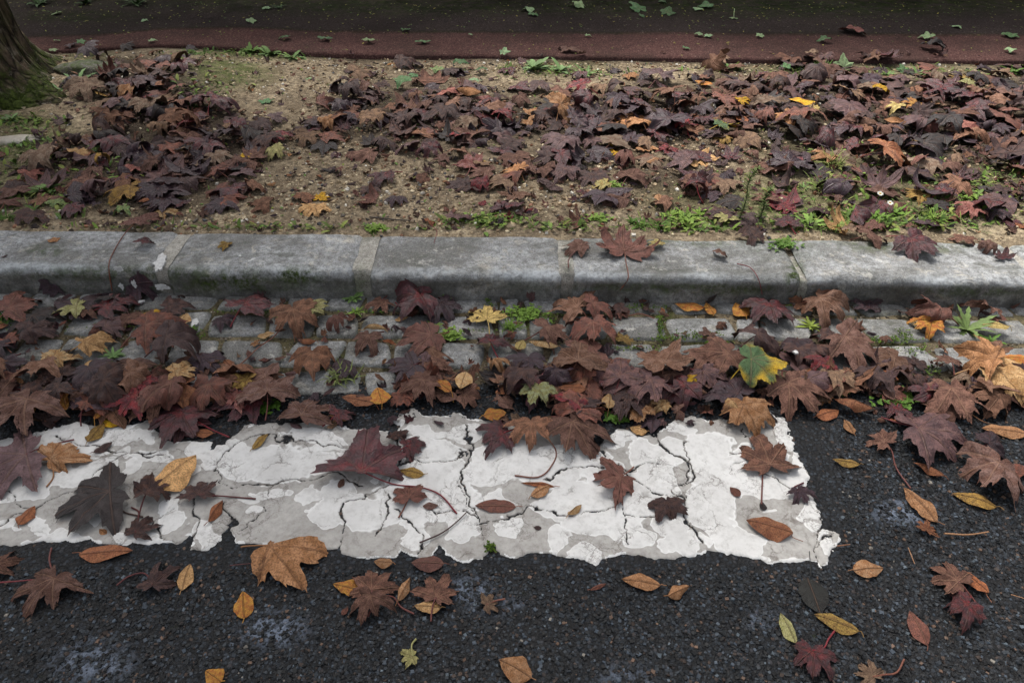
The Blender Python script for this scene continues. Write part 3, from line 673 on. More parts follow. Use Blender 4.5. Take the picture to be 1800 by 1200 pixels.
# ================================================================ TREE
def build_tree():
    tx, ty = -2.86, 3.60
    t = empty('maple_tree', (tx, ty, .08))
    tag(t, 'thick tree trunk with flared mossy base at the upper left', 'tree')
    na, nz = 320, 150
    A, Zt = np.meshgrid(np.linspace(0, 2 * np.pi, na, endpoint=False), np.linspace(0, 1, nz) ** 1.9, indexing='ij')
    A = A.ravel(); z = Zt.ravel() * 3.6 - .06; zz = np.maximum(z, 0)
    fl = np.exp(-zz / .10); lob = .5 + .5 * np.cos(A * 5 + .9 + .5 * np.sin(A * 2))
    r = .38 - .03 * zz + .06 * np.exp(-zz / .4) + fl * (.15 + .25 * lob ** 1.3)
    r = r * (1 + .05 * fbm(np.cos(A) * 2.2, np.sin(A) * 2.2, z * .9, s=7, o=3)) + .030 * fbm(np.cos(A) * 9, np.sin(A) * 9, z * 2.0, s=9, o=4) - .02 * np.clip(vnoise(np.cos(A) * 14, np.sin(A) * 14, z * 3, s=19), 0, 1)
    V = np.stack([np.cos(A) * r + z * .02, np.sin(A) * r, z], 1)
    i = np.arange(na)[:, None] * nz + np.arange(nz - 1)[None, :]; i2 = ((np.arange(na) + 1) % na)[:, None] * nz + np.arange(nz - 1)[None, :]
    F = np.stack([i, i2, i2 + 1, i + 1], -1).reshape(-1, 4)
    link('trunk', make_mesh('trunk', V, F, M_BARK, True, {'low': np.clip(1.3 - zz * 2.6, 0, 1)}), t)
    acc = Acc(); r2 = random.Random(3); tips = []
    for k in range(9):
        a = k * 2.4 + .3; L = 2.6 + r2.random()
        pts = [np.array([0, 0, 3.2])]
        for s in range(6):
            f = (s + 1) / 6; pts.append(np.array([math.cos(a) * L * f * .85 + r2.uniform(-.15, .15), math.sin(a) * L * f * .85 + r2.uniform(-.15, .15), 3.2 + (1.2 + (k % 3) * 1.1) * f ** .8 * 1.6]))
        v, f = tube(smooth_poly(pts, 4), .17, .03, 8); acc.add(v, f, low=0.0); tips += pts[2:]
    link('limbs', acc.mesh('limbs', M_BARK), t)
    r3 = np.random.RandomState(4); n = 2600
    tp = np.array(tips); c = tp[r3.randint(0, len(tp), n)] + r3.randn(n, 3) * np.array([.55, .55, .5])
    d = r3.randn(n, 3); d /= np.linalg.norm(d, axis=1)[:, None]; e = np.cross(d, r3.randn(n, 3)); e /= np.linalg.norm(e, axis=1)[:, None]
    s = .10 + .06 * r3.rand(n)[:, None]
    V = np.stack([c - d * s, c + e * s * .8, c + d * s, c - e * s * .8], 1).reshape(-1, 3)
    C = np.repeat(np.array([srgb('#3c1f26'), srgb('#52252c'), srgb('#5d3a2c'), srgb('#3d3a24')])[r3.randint(0, 4, n)], 4, 0)
    link('crown', make_mesh('crown', V, np.arange(4 * n).reshape(-1, 4), M_WEED, False, {'Col': np.hstack([C, np.ones((4 * n, 1))])}), t)
build_tree()
# hedge behind the path; its height and overhang added to shade the path
def build_hedge():
    y0 = 5.62; h = empty('hedge', (0, y0 + .4, .13)); tag(h, 'dark green clipped hedge behind the footpath at the top edge, overhang added for shade', 'hedge')
    r3 = np.random.RandomState(14); n = 22000
    X = r3.uniform(-7, 7, n); Yh = r3.rand(n) ** 1.6 * .8; Z = .02 + r3.rand(n) ** .9 * 2.4
    Yh = Yh + .10 * vnoise(X * 1.5, Z * 1.5, s=5) - .4 - .28 * np.clip(Z - .15, 0, 1) * .9
    c = np.stack([X, Yh, Z], 1); d = r3.randn(n, 3); d /= np.linalg.norm(d, axis=1)[:, None]; e = np.cross(d, r3.randn(n, 3)); e /= np.linalg.norm(e, axis=1)[:, None]
    s = .03 + .035 * r3.rand(n)[:, None]
    V = np.stack([c - d * s, c + e * s * .7, c + d * s, c - e * s * .7], 1).reshape(-1, 3)
    C = np.repeat(np.array([srgb('#1d2c16'), srgb('#2c4020'), srgb('#3b5230'), srgb('#23331c')])[r3.randint(0, 4, n)], 4, 0)
    link('foliage', make_mesh('foliage', V, np.arange(4 * n).reshape(-1, 4), M_WEED, False, {'Col': np.hstack([C, np.ones((4 * n, 1))])}), h)
    acc = Acc(); r4 = random.Random(5)
    for k in range(60):
        x = -7 + k * .235 + r4.uniform(-.08, .08); v, f = tube([(x, r4.uniform(-.1, .3), -.05), (x + r4.uniform(-.1, .1), r4.uniform(-.1, .3), .9), (x + r4.uniform(-.2, .2), r4.uniform(-.1, .3), 1.9)], .018, .006, 5); acc.add(v, f, low=0.0)
    link('stems', acc.mesh('stems', M_BARK), h)
build_hedge()

# ================================================================ LEAVES
def gheight(X, Y):
    """height of the ground at a point"""
    X = np.asarray(X, float); Y = np.asarray(Y, float)
    k = kf(X)
    return np.where(Y < 1.45, .009, np.where(Y < k - .003, .017, np.where(Y < k + .24, ZK + .003, np.where(Y < path_edge(X), soil_h(X, Y), .137))))
def PG(x, y):
    """photo pixel -> point on the ground, whatever lies there"""
    z = 0.0
    for _ in range(6):
        p = P(x, y, z); z = float(gheight(p[0], p[1]))
    if 470 < y < 520:                      # pixels on the kerb face: foot of the kerb
        X = p[0]; fy = float(kf(X))
        if abs(p[1] - fy) < .02: return (X, fy - .02, .02)
    p = P(x, y, z); return (p[0], p[1], z)
HALF = [(0, 1.0), (4, .90), (8, .83), (10.5, .88), (13, .77), (17, .68), (21, .58), (24, .56), (27, .62), (30, .73), (32, .86), (34, .83), (38, .91), (42, 1.0), (45, .91), (49, .82), (52, .86), (56, .74), (61, .63), (67, .55), (71, .53), (76, .60), (80, .72), (83, .71),
        (88, .79), (91, .88), (94, .78), (99, .69), (103, .70), (108, .59), (116, .48), (124, .44), (131, .51), (138, .43), (150, .31), (163, .19), (176, .06)]
PLANE = [(0, 1.0), (6, .90), (11, .84), (14, .88), (19, .77), (24, .68), (27, .67), (31, .76), (36, .82), (39, .92), (43, 1.0), (47, .90), (53, .82), (56, .85), (62, .70), (69, .60), (75, .62), (80, .72), (86, .80), (90, .86), (95, .72), (102, .66), (112, .52), (122, .42), (134, .40), (146, .30), (160, .18), (175, .06)]
IVY = [(0, 1.0), (10, .82), (20, .68), (32, .60), (42, .60), (54, .68), (64, .82), (70, .78), (84, .60), (100, .48), (118, .48), (130, .52), (145, .40), (160, .26), (174, .10)]
def pol_outline(tab, rr, lo=False):
    h = tab[::2] if lo else tab
    if lo and tab is HALF: h = [tab[i] for i in (0, 2, 4, 6, 8, 10, 13, 15, 17, 20, 23, 25, 27, 31, 34, 36)]
    R = [(a, r) for a, r in h]; L = [(360 - a, r) for a, r in reversed(h) if a > 0]
    ar = np.array(R + L, float); a, r = ar[:, 0], ar[:, 1]
    lob = lambda c, w: np.exp(-(((a - c + 180) % 360 - 180) / w) ** 2)
    r = r * (1 + .22 * rr.uniform(-1, 1) * lob(0, 20) + .22 * rr.uniform(-1, 1) * lob(42, 20) + .22 * rr.uniform(-1, 1) * lob(318, 20) + .2 * rr.uniform(-1, 1) * lob(91, 22) + .2 * rr.uniform(-1, 1) * lob(269, 22))
    r = np.maximum(r, .02) ** rr.uniform(.75, 1.35) * (1 + .035 * rr.randn(len(r))); a = a + rr.randn(len(a)) * 1.3
    return np.radians(a), r
def leaf_shape(kind, rr, lo=False, half=False, wide=.30):
    """flat leaf in local units: x across, y along, petiole junction at the origin"""
    if kind == 'oval':
        nu, nv = (7, 4) if lo else (15, 9)
        t = np.linspace(0, 1, nu); v = np.linspace(-1, 1, nv)
        T, K = np.meshgrid(t, v, indexing='ij'); T = T.ravel(); K = K.ravel()
        w = wide * np.sin(np.pi * np.clip(T, 0, 1) ** .85) ** .8 * (1 - .12 * T)
        w = np.where(T >= 1, .004, np.where(T <= 0, .012, w))
        w = w * (1 + .13 * vnoise(T * 8, K * 0 + np.sign(K) * 3.7, s=rr.randint(999)))
        bend = rr.uniform(-.10, .10)
        return np.stack([K * w + bend * (T - T * T) * 2, T], 1), grid_faces(nu, nv), 0.0
    tab = {'maple': HALF, 'plane': PLANE, 'ivy': IVY}[kind]
    a, r = pol_outline(tab, rr, lo)
    if half:
        k = np.cos(a - math.radians(abs(half))); r = np.where(k < (0 if half > 0 else -.25), r * (.12 if half > 0 else .3), r)
    rings = np.array([.22, .5, .78, 1.0]) if lo else np.array([.10, .22, .36, .50, .64, .77, .89, 1.0])
    if not lo:          # finer toothed rim
        am = np.append(a, a[0] + 2 * np.pi * np.sign(a[1] - a[0])); rm = np.append(r, r[0])
        a = np.stack([am[:-1], (am[:-1] + am[1:]) / 2], 1).ravel(); r = np.stack([rm[:-1], (rm[:-1] + rm[1:]) / 2 * (1 + .035 * rr.randn(len(r)) - .02)], 1).ravel()
    n = len(a)
    x = np.sin(a)[None] * r[None] * rings[:, None]; y = np.cos(a)[None] * r[None] * rings[:, None]
    # inner rings rounder than the outline
    rb = np.minimum(r, .5); 
    for q, f in enumerate(rings):
        rad = f * (r * f + (1 - f) * (.75 * r + .25 * np.mean(r)))
        x[q] = np.sin(a) * rad; y[q] = np.cos(a) * rad
    XY = np.vstack([[[0, 0]], np.stack([x.ravel(), y.ravel()], 1)])
    idx = 1 + np.arange(len(rings) * n).reshape(len(rings), n)
    i = idx[:-1]; j = idx[1:]
    F4 = np.stack([i, j, np.roll(j, -1, 1), np.roll(i, -1, 1)], -1).reshape(-1, 4)
    F3 = np.stack([np.zeros(n, int), idx[0], np.roll(idx[0], -1)], -1)
    return XY, (F4, F3), 1.0
def bend(V, phi, kap, c=0.0):
    d = np.array([math.cos(phi), math.sin(phi)]); e = np.array([-d[1], d[0]])
    u = V[:, :2] @ d - c; w = V[:, :2] @ e; z = V[:, 2]
    if abs(kap) < 1e-3: return V
    R = 1 / kap
    u2 = (R - z) * np.sin(u * kap); z2 = R - (R - z) * np.cos(u * kap)
    return np.stack([(u2 + c) * d[0] + w * e[0], (u2 + c) * d[1] + w * e[1], z2], 1)
CURL = {'f': (.35, .20, .07), 's': (.70, .36, .14), 'c': (1.25, .55, .19), 'r': (2.3, .6, .18), 'R': (3.6, .5, .14)}
def shape_leaf(XY, kind, rr, curl, up=False):
    """up: edges curl upward (cup), else dome"""
    k, fold, wav = CURL[curl]; x, y = XY[:, 0], XY[:, 1]; r = np.hypot(x, y); a = np.arctan2(x, y)
    sg = 1 if up else -1
    if kind == 'oval':
        V = np.stack([x, y, np.abs(x) * fold * sg * .9 + wav * .35 * np.sin(y * 9 + rr.rand() * 6) * np.abs(x) / .3], 1)
        V = bend(V, math.pi / 2 + rr.uniform(-.3, .3), sg * k * rr.uniform(.4, 1.0), .5)
        if curl in 'crR': V = bend(V, rr.uniform(-.4, .4), sg * k * 1.6, 0)
        return V
    dv = np.min([np.abs(((a - math.radians(q) + np.pi) % (2 * np.pi)) - np.pi) for q in (0, 42, -42, 91, -91)], 0) * np.minimum(r, .6)
    z = sg * .9 * fold * np.minimum(dv, .22) * -1 * .8
    z = z + wav * r ** 1.6 * (np.sin(a * 3 + rr.rand() * 6) + .6 * np.sin(a * 5 + rr.rand() * 6)) * .8
    z = z + wav * .35 * vnoise(x * 5 + rr.rand() * 50, y * 5, s=rr.randint(999)) * np.minimum(r * 2, 1)
    z = z + (.022 + .05 * wav) * vnoise(x * 11 + rr.rand() * 50, y * 11, s=rr.randint(999)) * np.minimum(r * 2.5, 1)
    V = np.stack([x, y, z], 1)
    ph = rr.uniform(0, math.pi)
    V = bend(V, ph, sg * k * rr.uniform(.7, 1.2), rr.uniform(-.1, .3))
    V = bend(V, ph + math.pi / 2 + rr.uniform(-.4, .4), sg * k * rr.uniform(.15, .6) * (1 if rr.rand() < .8 else -1), .2)
    # curled lobe tips
    q = np.clip(r - .55, 0, 1); V[:, 2] += sg * q * q * fold * rr.uniform(.5, 2.2)
    return V
# name: (main, secondary, roughness, underside-like veins, words)
PAL = {'br': ('#7c5c50', '#61453b', .75, 1, 'brown'), 'bm': ('#8c6855', '#70503f', .75, 1, 'mid-brown'), 'bd': ('#573e38', '#3d2b2b', .55, .3, 'dark brown'), 'bk': ('#352c2a', '#262020', .5, .4, 'very dark brown'),
       'pu': ('#452e35', '#33222b', .38, .2, 'dark purple'), 'pb': ('#6d4f4d', '#523a3c', .5, .6, 'purple-brown'), 'rd': ('#5a2c2f', '#43282c', .36, .3, 'dark red'), 'rr': ('#8a2a2e', '#5a2229', .42, .6, 'bright red'),
       'rb': ('#835244', '#69443a', .55, .8, 'red-brown'), 'pk': ('#a5726a', '#875048', .7, .8, 'pinkish'), 'tn': ('#b98a64', '#9d6f4a', .75, .2, 'tan'), 'lt': ('#cba779', '#b58b5c', .75, .3, 'light tan'),
       'or': ('#a36844', '#855035', .6, .3, 'orange-brown'), 'og': ('#b0662e', '#c48f3c', .55, .3, 'orange'), 'oc': ('#ab8a47', '#8a6a3a', .65, .3, 'ochre'), 'ye': ('#d6ac1f', '#c58a1a', .6, .4, 'yellow'),
       'yg': ('#a9a778', '#97935d', .7, .6, 'pale yellow-green'), 'yl': ('#cdb878', '#b59b5e', .7, .4, 'pale yellow'), 'gy': ('#59683f', '#b9992a', .6, .6, 'green-and-yellow'), 'gn': ('#6d8350', '#869157', .6, .7, 'light green'),
       'iv': ('#4c7346', '#5d8450', .5, .9, 'green'), 'ig': ('#8fae80', '#a7bf8c', .6, .8, 'pale green'), 'tr': ('#282824', '#1c1c19', .5, .6, 'translucent grey'), 'gb': ('#8f7762', '#745d4d', .75, .8, 'grey-brown')}
STEMC = {'br': '#6a3a34', 'pu': '#5d2228', 'rd': '#7a1f28', 'rr': '#8c2630', 'bd': '#5d2a2a', 'pb': '#6c2c30', 'bk': '#4b3530'}
def leaf_attrs(XY, pal, colk, n, r_shift=0.0, rr=None):
    main, sec, rg, un, _ = PAL[colk]
    a = np.array(srgb(main)); b = np.array(srgb(sec))
    if rr is not None:
        f = rr.uniform(.78, 1.22); t = rr.uniform(-.12, .12); a = a * f * 1.15 * np.array([1 + t, 1, 1 - t]); b = b * f * 1.1
    lc = np.stack([XY[:, 0], XY[:, 1], np.full(len(XY), pal)], 1)
    if pal == 0: lc[:, 0] *= 1.0
    one = np.ones((len(XY), 1)); A_ = np.tile(a, (len(XY), 1)); B_ = np.tile(b, (len(XY), 1))
    rad = np.hypot(XY[:, 0], XY[:, 1])
    if colk == 'gy':      # green blade with a yellow rim
        k = (np.clip((rad / .62) - .9 + .35 * vnoise(XY[:, 0] * 4, XY[:, 1] * 4, s=5), 0, .25) * 4)[:, None]; A_ = np.array(srgb('#4d6a44')) * (1 - k) + np.array(srgb('#c9a024')) * k; B_ = np.array(srgb('#5b7449')) * (1 - k) + np.array(srgb('#d0ac30')) * k
    elif colk in ('rd', 'rr') and pal: # redder middle
        k = np.clip(1 - rad / .55, 0, 1)[:, None] * .7; A_ = A_ * (1 - k) + np.array(srgb('#8a2428')) * k
    return {'Col': np.hstack([A_, one]), 'spot': np.hstack([B_, one]), 'lc': lc,
            'rgh': np.full(len(XY), rg), 'under': np.full(len(XY), float(un))}
def rotz(V, t):
    c, s = math.cos(t), math.sin(t); return np.stack([V[:, 0] * c - V[:, 1] * s, V[:, 0] * s + V[:, 1] * c, V[:, 2]], 1)
def tilt(V, ax, t):
    c, s = math.cos(t), math.sin(t); d = np.array([math.cos(ax), math.sin(ax), 0.0]); 
    return V * c + np.cross(d, V) * s + np.outer(V @ d, d) * (1 - c)
def leaf_bits(kind, S, ang, colk, curl, rr, up=False, lo=False, half=False, wide=.3, tl=None):
    XY, F, pal = leaf_shape(kind, rr, lo, half, wide)
    V = shape_leaf(XY, kind, rr, curl, up) * S
    if tl: V = tilt(V, tl[0], tl[1])
    V = rotz(V, math.radians(ang) - math.pi / 2)
    return V, F, leaf_attrs(XY, pal, colk, len(XY), rr=rr)
KN = {'maple': 'maple_leaf', 'plane': 'plane_leaf', 'ivy': 'ivy_leaf', 'oval': 'oval_leaf'}
PLACED = []          # (px, py, name) of leaves placed one by one
def against_kerb(V, bx, by, gz):
    """a leaf lying in the gutter bends up where it meets the kerb face"""
    if gz > .06 or by > 2.1: return V
    X = V[:, 0] + bx; Y = V[:, 1] + by; k = kf(X) - .008; over = np.clip(Y - k, 0, None)
    V = V.copy(); V[:, 1] -= over * .93; V[:, 2] += over * .95; return V
def stem_pt(x, y):
    if 455 < y < 545:
        u = (x - 900) / FPX; t = (y - 600) / FPX; dy = CP - t * SP; dz = -SP - t * CP; X = 0.0
        for _ in range(4): s_ = (float(kf(X)) - .004) / dy; X = u * s_
        z = H_CAM + dz * s_
        if .006 < z < ZK - .004: return (X, float(kf(X)) - .005, z)
    return PG(x, y)
def put_leaf(kind, cx, cy, w, ang, colk, curl, label, stem=None, up=False, half=False, lift=0.0, wide=.30, lo=False, group=None, sl=.75, seed=None, tl=None):
    seed = (int(cx) * 7 + int(cy) * 13) % 99991 if seed is None else seed
    rr = np.random.RandomState(seed)
    g = PG(cx, cy); sc = FPX / math.hypot(g[1] * CP + (H_CAM - g[2]) * SP, 0)
    if kind == 'oval':
        S = w / sc; off = .5
    else:
        S = w / sc / {'maple': 1.50, 'plane': 1.5, 'ivy': 1.45}[kind]; off = .33
    V, F, A = leaf_bits(kind, S, ang, colk, curl, rr, up, lo, half, wide, tl)
    d = np.array([math.cos(math.radians(ang)), math.sin(math.radians(ang))])
    mid = (V[:, :2].max(0) + V[:, :2].min(0)) / 2
    o_xy = np.array(g[:2]) - mid                              # the middle of the leaf stands on the given spot
    if g[2] < .06 and g[1] < 2.1:      # slide clear of the kerb before folding what is left
        ov = float(np.max(V[:, 1] + o_xy[1] - (kf(V[:, 0] + o_xy[0]) - .012)))
        if ov > 0: o_xy[1] -= min(ov, .055)
    V = against_kerb(V, o_xy[0], o_xy[1], g[2])
    ground = gheight(V[:, 0] + o_xy[0], V[:, 1] + o_xy[1])
    # rest on the ground: lowest few points touch it
    gap = np.sort(V[:, 2] - (ground - g[2])); z0 = -gap[max(1, len(gap) // 40)] + .001
    base = np.array([o_xy[0], o_xy[1], g[2] + z0 + lift])
    nm = KN[kind]
    root = empty(nm, base)
    tag(root, label, 'leaf', group)
    F = list(F) if isinstance(F, tuple) else [F]
    link('blade', make_mesh('blade', V, F, M_LEAF, True, A), root)
    st = stem
    if st is None and kind != 'oval' and w > 40: st = 'auto'
    if st is None and kind == 'oval' and w > 30: st = 'short'
    if st and st != 'no':
        j = V[0] if kind != 'oval' else V[4 if not lo else 2]
        if isinstance(st, str):
            L = S * (sl if st == 'auto' else .16); t = math.radians(ang) + math.pi + rr.uniform(-.5, .5); cv = rr.uniform(-.9, .9)
            pts = [j]
            for q in range(1, 6):
                f = q / 5; tt = t + cv * f
                p = pts[-1] + np.array([math.cos(tt), math.sin(tt), 0]) * L / 5
                p[2] = max(j[2] * (1 - f) + (-z0 - lift) * f + .004, -z0 - lift + .003) if g[2] < .2 else j[2]
                pts.append(p)
        else:
            pts = [j]
            for (sx_, sy_) in st:
                q = stem_pt(sx_, sy_); pts.append(np.array([q[0], q[1], q[2] + .004]) - base)
        v, f = tube(smooth_poly(pts, 5), .0016 if kind != 'oval' else .0009, .0022 if kind != 'oval' else .0009, 5)
        c = srgb(STEMC.get(colk, '#7a4a3a' if colk in ('br', 'bm', 'rb', 'gb') else PAL[colk][1]))
        link('stem', make_mesh('stem', v, f, M_STEM, True, {'Col': np.tile([*c, 1], (len(v), 1))}), root)
    PLACED.append((cx, cy, label, kind))
    return root
m_, o_, p_, i_ = 'maple', 'oval', 'plane', 'ivy'
L = [
 # --- on and round the white stripe
 (m_, 40, 745, 150, 250, 'br', 's', 'large brown maple leaf at the left edge, above the left end of the stripe', dict(lift=.02)),
 (m_, 25, 822, 150, 215, 'pb', 'f', 'large purple-brown maple leaf lying flat on the stripe at the left edge', dict(lift=.004)),
 (p_, 116, 808, 92, 55, 'tn', 's', 'tan lobed leaf with tips up right, on the left part of the stripe', dict(stem=[(95, 838), (83, 857)])),
 (o_, 168, 763, 46, 80, 'oc', 's', 'ochre brown-spotted oval leaf standing at the upper edge of the stripe, left', dict(wide=.36)),
 (o_, 193, 743, 44, 160, 'ye', 's', 'yellow narrow leaf just above the stripe, right of the ochre spotted one', {}),
 (o_, 180, 736, 34, 95, 'og', 'c', 'small orange-red and yellow leaf poking from the litter above the stripe, left', dict(lift=.015)),
 (m_, 318, 752, 112, 265, 'rd', 'f', 'dark red maple leaf with a redder middle over the upper edge of the stripe', dict(lift=.014, stem=[(370, 755), (404, 770)])),
 (o_, 357, 762, 36, 175, 'or', 'f', 'small brown-orange leaf beside the dark red leaf with redder middle', {}),
 (o_, 182, 788, 34, 50, 'bd', 's', 'narrow dark brown leaf fragment on the stripe below the yellow narrow leaf', {}),
 (m_, 170, 880, 135, 205, 'bk', 'f', 'very dark brown flat maple leaf on the left part of the stripe', dict(stem=[(215, 898), (240, 907), (252, 910)])),
 (m_, 262, 868, 82, 60, 'bd', 'r', 'rolled dark brown maple leaf between the very dark leaf and the big tan leaf', dict(lift=.003)),
 (o_, 311, 838, 92, 58, 'lt', 's', 'big light tan pointed leaf with its tip up right on the stripe', dict(wide=.36, lift=.006)),
 (m_, 352, 864, 78, 100, 'bd', 's', 'brown maple leaf touching the big light tan leaf, stem pointing right', dict(stem=[(400, 874), (450, 878)])),
 (o_, 48, 908, 42, 80, 'or', 's', 'orange-brown pointed leaf on the stripe near its left end', dict(wide=.38)),
 (o_, 382, 900, 54, 75, 'or', 'c', 'narrow curled orange leaf beside the dark gap in the stripe', dict(wide=.24)),
 (o_, 181, 935, 20, 150, 'tn', 'f', 'tiny tan leaf below the very dark maple leaf', {}),
 (m_, 250, 928, 60, 70, 'bd', 's', 'small dark maple leaf at the lower edge of the stripe, stem reaching up left', dict(stem=[(245, 903), (232, 893)])),
 (o_, 457, 777, 42, 65, 'oc', 's', 'small narrow ochre leaf on the stripe left of the large dark red leaf', dict(wide=.22)),
 (m_, 638, 808, 158, 92, 'rd', 's', 'large dark red maple leaf in the middle of the stripe with a long curved stem', dict(stem=[(690, 852), (740, 858), (775, 872), (803, 904)], half=1)),
 (m_, 727, 790, 50, 20, 'rd', 's', 'small dark red maple leaf right behind the large dark red one', {}),
 (m_, 700, 768, 34, 100, 'bd', 'c', 'dark brown leaf scrap on the stripe above the large dark red leaf', {}),
 (o_, 724, 832, 46, 165, 'oc', 's', 'mottled yellow-green oval leaf by the stem of the large dark red leaf', dict(wide=.26)),
 (m_, 720, 872, 64, 100, 'rb', 's', 'brown-red leaf with short stem under the long curved stem', dict(stem=[(710, 895), (701, 911)])),
 (o_, 757, 890, 28, 0, 'br', 's', 'tiny brown curled leaf scrap on the stripe under the brown-red leaf', {}),
 (o_, 600, 850, 22, 80, 'br', 's', 'tiny brown scrap left of the large dark red leaf stem', {}),
 (m_, 868, 772, 82, 200, 'rd', 's', 'dark red leaf left of the brown maple leaf at the upper edge of the stripe', dict(lift=.004)),
 (m_, 935, 772, 86, 268, 'bm', 's', 'brown maple leaf pointing down over the upper edge of the stripe, with curved stem', dict(lift=.014, stem=[(976, 790), (968, 822), (945, 840), (905, 837)])),
 (m_, 1022, 772, 118, 300, 'br', 's', 'large brown maple leaf beside the down-pointing one, tip on the stripe', dict(lift=.012)),
 (o_, 870, 733, 42, 10, 'og', 's', 'short orange leaf where the litter meets the stripe', dict(wide=.42, lift=.008)),
 (o_, 871, 889, 72, 178, 'rb', 'f', 'red-brown pointed leaf beside the forked crack in the stripe', dict(wide=.24)),
 (o_, 945, 853, 60, 172, 'or', 's', 'thin brown stalked leaf under the small tan one', dict(wide=.09)),
 (o_, 950, 866, 42, 35, 'tn', 's', 'small tan oval leaf on the stripe right of the red-brown leaf', dict(wide=.28, lift=.003)),
 (o_, 1010, 898, 38, 50, 'lt', 'c', 'small crescent-shaped tan leaf on the stripe', dict(wide=.26)),
 (o_, 945, 928, 14, 170, 'bd', 'f', 'tiny dark brown scrap below the small tan oval leaf', dict(wide=.36)),
 (m_, 1076, 856, 86, 215, 'rb', 's', 'red-brown maple leaf on the stripe right of the curved stem', {}),
 (m_, 1172, 897, 62, 280, 'bd', 's', 'dark brown small maple leaf on the stripe near the long right-hand crack', dict(stem='no')),
 (o_, 1293, 865, 24, 120, 'rb', 'f', 'tiny red-brown oval leaf at the right end of the stripe', dict(wide=.4)),
 (m_, 1343, 797, 112, 92, 'br', 's', 'brown maple leaf with a straight stem down the right end of the stripe', dict(stem=[(1342, 825), (1339, 860), (1338, 888)])),
 (o_, 1341, 890, 20, 90, 'bk', 's', 'dark leaf bud at the end of the straight stem', dict(wide=.36, stem='no')),
 (m_, 1408, 874, 52, 290, 'pu', 's', 'small dark purple maple leaf at the right edge of the stripe', dict(stem=[(1395, 858), (1412, 850)])),
 (o_, 1352, 932, 80, 160, 'or', 's', 'brown-orange broad oval leaf with stem to the right at the right end of the stripe', dict(wide=.30, stem=[(1392, 945), (1411, 953)])),
 (p_, 1315, 742, 92, 285, 'tn', 's', 'tan leaf with yellow veins over the upper right corner of the stripe', dict(lift=.008)),
 (o_, 1282, 724, 42, 110, 'lt', 'c', 'small light tan curled leaf lying on the yellow-veined tan leaf', dict(wide=.42, lift=.022)),
 # --- dark tarmac, lower left
 (o_, 188, 973, 92, 5, 'or', 's', 'long brown-orange oval leaf on the tarmac just under the stripe', dict(wide=.20, stem=[(142, 972), (128, 973)])),
 (m_, 90, 1046, 116, 250, 'br', 's', 'grey-brown maple leaf on the tarmac at lower left, two stems behind it', dict(stem=[(95, 1010), (88, 985), (92, 964)])),
 (m_, 286, 1016, 68, 100, 'bd', 'c', 'small dark maple leaf on the tarmac touching a tan oval leaf', dict(stem=[(255, 1009), (228, 1014), (206, 1030)])),
 (o_, 328, 1015, 54, 95, 'lt', 's', 'tan oval leaf beside the small dark maple leaf', dict(wide=.28)),
 (p_, 511, 994, 158, 357, 'tn', 'f', 'big orange-tan half-torn leaf hanging over the lower edge of the stripe', dict(stem=[(435, 961), (424, 963)], half=62, lift=.003)),
 (o_, 430, 1064, 56, 110, 'og', 's', 'orange oval leaf with yellow middle below the big half-torn leaf', dict(wide=.33)),
 (o_, 376, 1190, 40, 150, 'og', 's', 'orange and yellow leaf cut by the bottom edge', dict(wide=.42)),
 (m_, 2, 990, 66, 80, 'br', 's', 'brown leaf cut by the left edge below the stripe', {}),
 (o_, 612, 1034, 58, 165, 'og', 's', 'orange oval leaf at the left of the leaf cluster below the stripe', dict(wide=.28)),
 (m_, 664, 1026, 92, 100, 'br', 's', 'crumpled brown maple leaf in the cluster below the stripe', {}),
 (m_, 655, 1072, 78, 250, 'br', 'c', 'torn brown leaf half under the crumpled brown maple leaf', dict(stem=[(690, 1050), (705, 1068), (728, 1080)])),
 (o_, 674, 990, 34, 175, 'tn', 's', 'small ochre leaf right at the lower edge of the stripe', dict(wide=.32)),
 (o_, 711, 1037, 54, 68, 'tn', 'c', 'narrow tan folded leaf beside the crumpled brown maple leaf', dict(wide=.22)),
 (o_, 752, 992, 58, 178, 'rb', 's', 'reddish oval leaf just under the middle of the stripe', dict(wide=.30)),
 (m_, 765, 1036, 84, 70, 'br', 's', 'brown star-shaped maple leaf under the reddish oval leaf', {}),
 (o_, 752, 1070, 48, 175, 'lt', 's', 'tan oval leaf over the foot of the star-shaped leaf', dict(wide=.26, lift=.004)),
 (m_, 862, 1060, 44, 20, 'gb', 's', 'thin brown leaf shred on the tarmac', dict(stem=[(872, 1057), (888, 1054)])),
 (o_, 606, 1074, 18, 60, 'rb', 's', 'tiny brown scrap below the orange oval leaf', {}),
 (o_, 1052, 1032, 34, 20, 'rb', 'c', 'thin reddish scrap on the tarmac left of the tan oval leaf', dict(wide=.14)),
 (m_, 718, 1156, 40, 200, 'yg', 's', 'small mottled yellow-green leaf at the bottom of the picture', dict(stem=[(724, 1135), (732, 1124)])),
 (o_, 906, 1178, 66, 150, 'tn', 's', 'tan-orange leaf near the bottom edge in the middle', dict(wide=.38, stem=[(925, 1188), (942, 1196)])),
 (o_, 1126, 1024, 68, 170, 'tn', 's', 'long tan oval leaf on the tarmac below the stripe, left of the smaller one', dict(wide=.24)),
 (o_, 1192, 1042, 48, 25, 'tn', 'c', 'smaller tan oval leaf right of the long tan oval leaf', dict(wide=.36)),
 # --- dark tarmac, right
 (o_, 1492, 751, 36, 95, 'tn', 's', 'small drop-shaped tan leaf right of the stripe', dict(wide=.28)),
 (m_, 1547, 775, 60, 130, 'br', 'c', 'folded brown maple leaf with long red stem on the tarmac', dict(stem=[(1567, 795), (1575, 825), (1600, 860)])),
 (o_, 1487, 815, 46, 165, 'oc', 's', 'narrow ochre leaf right of the stripe', dict(wide=.20)),
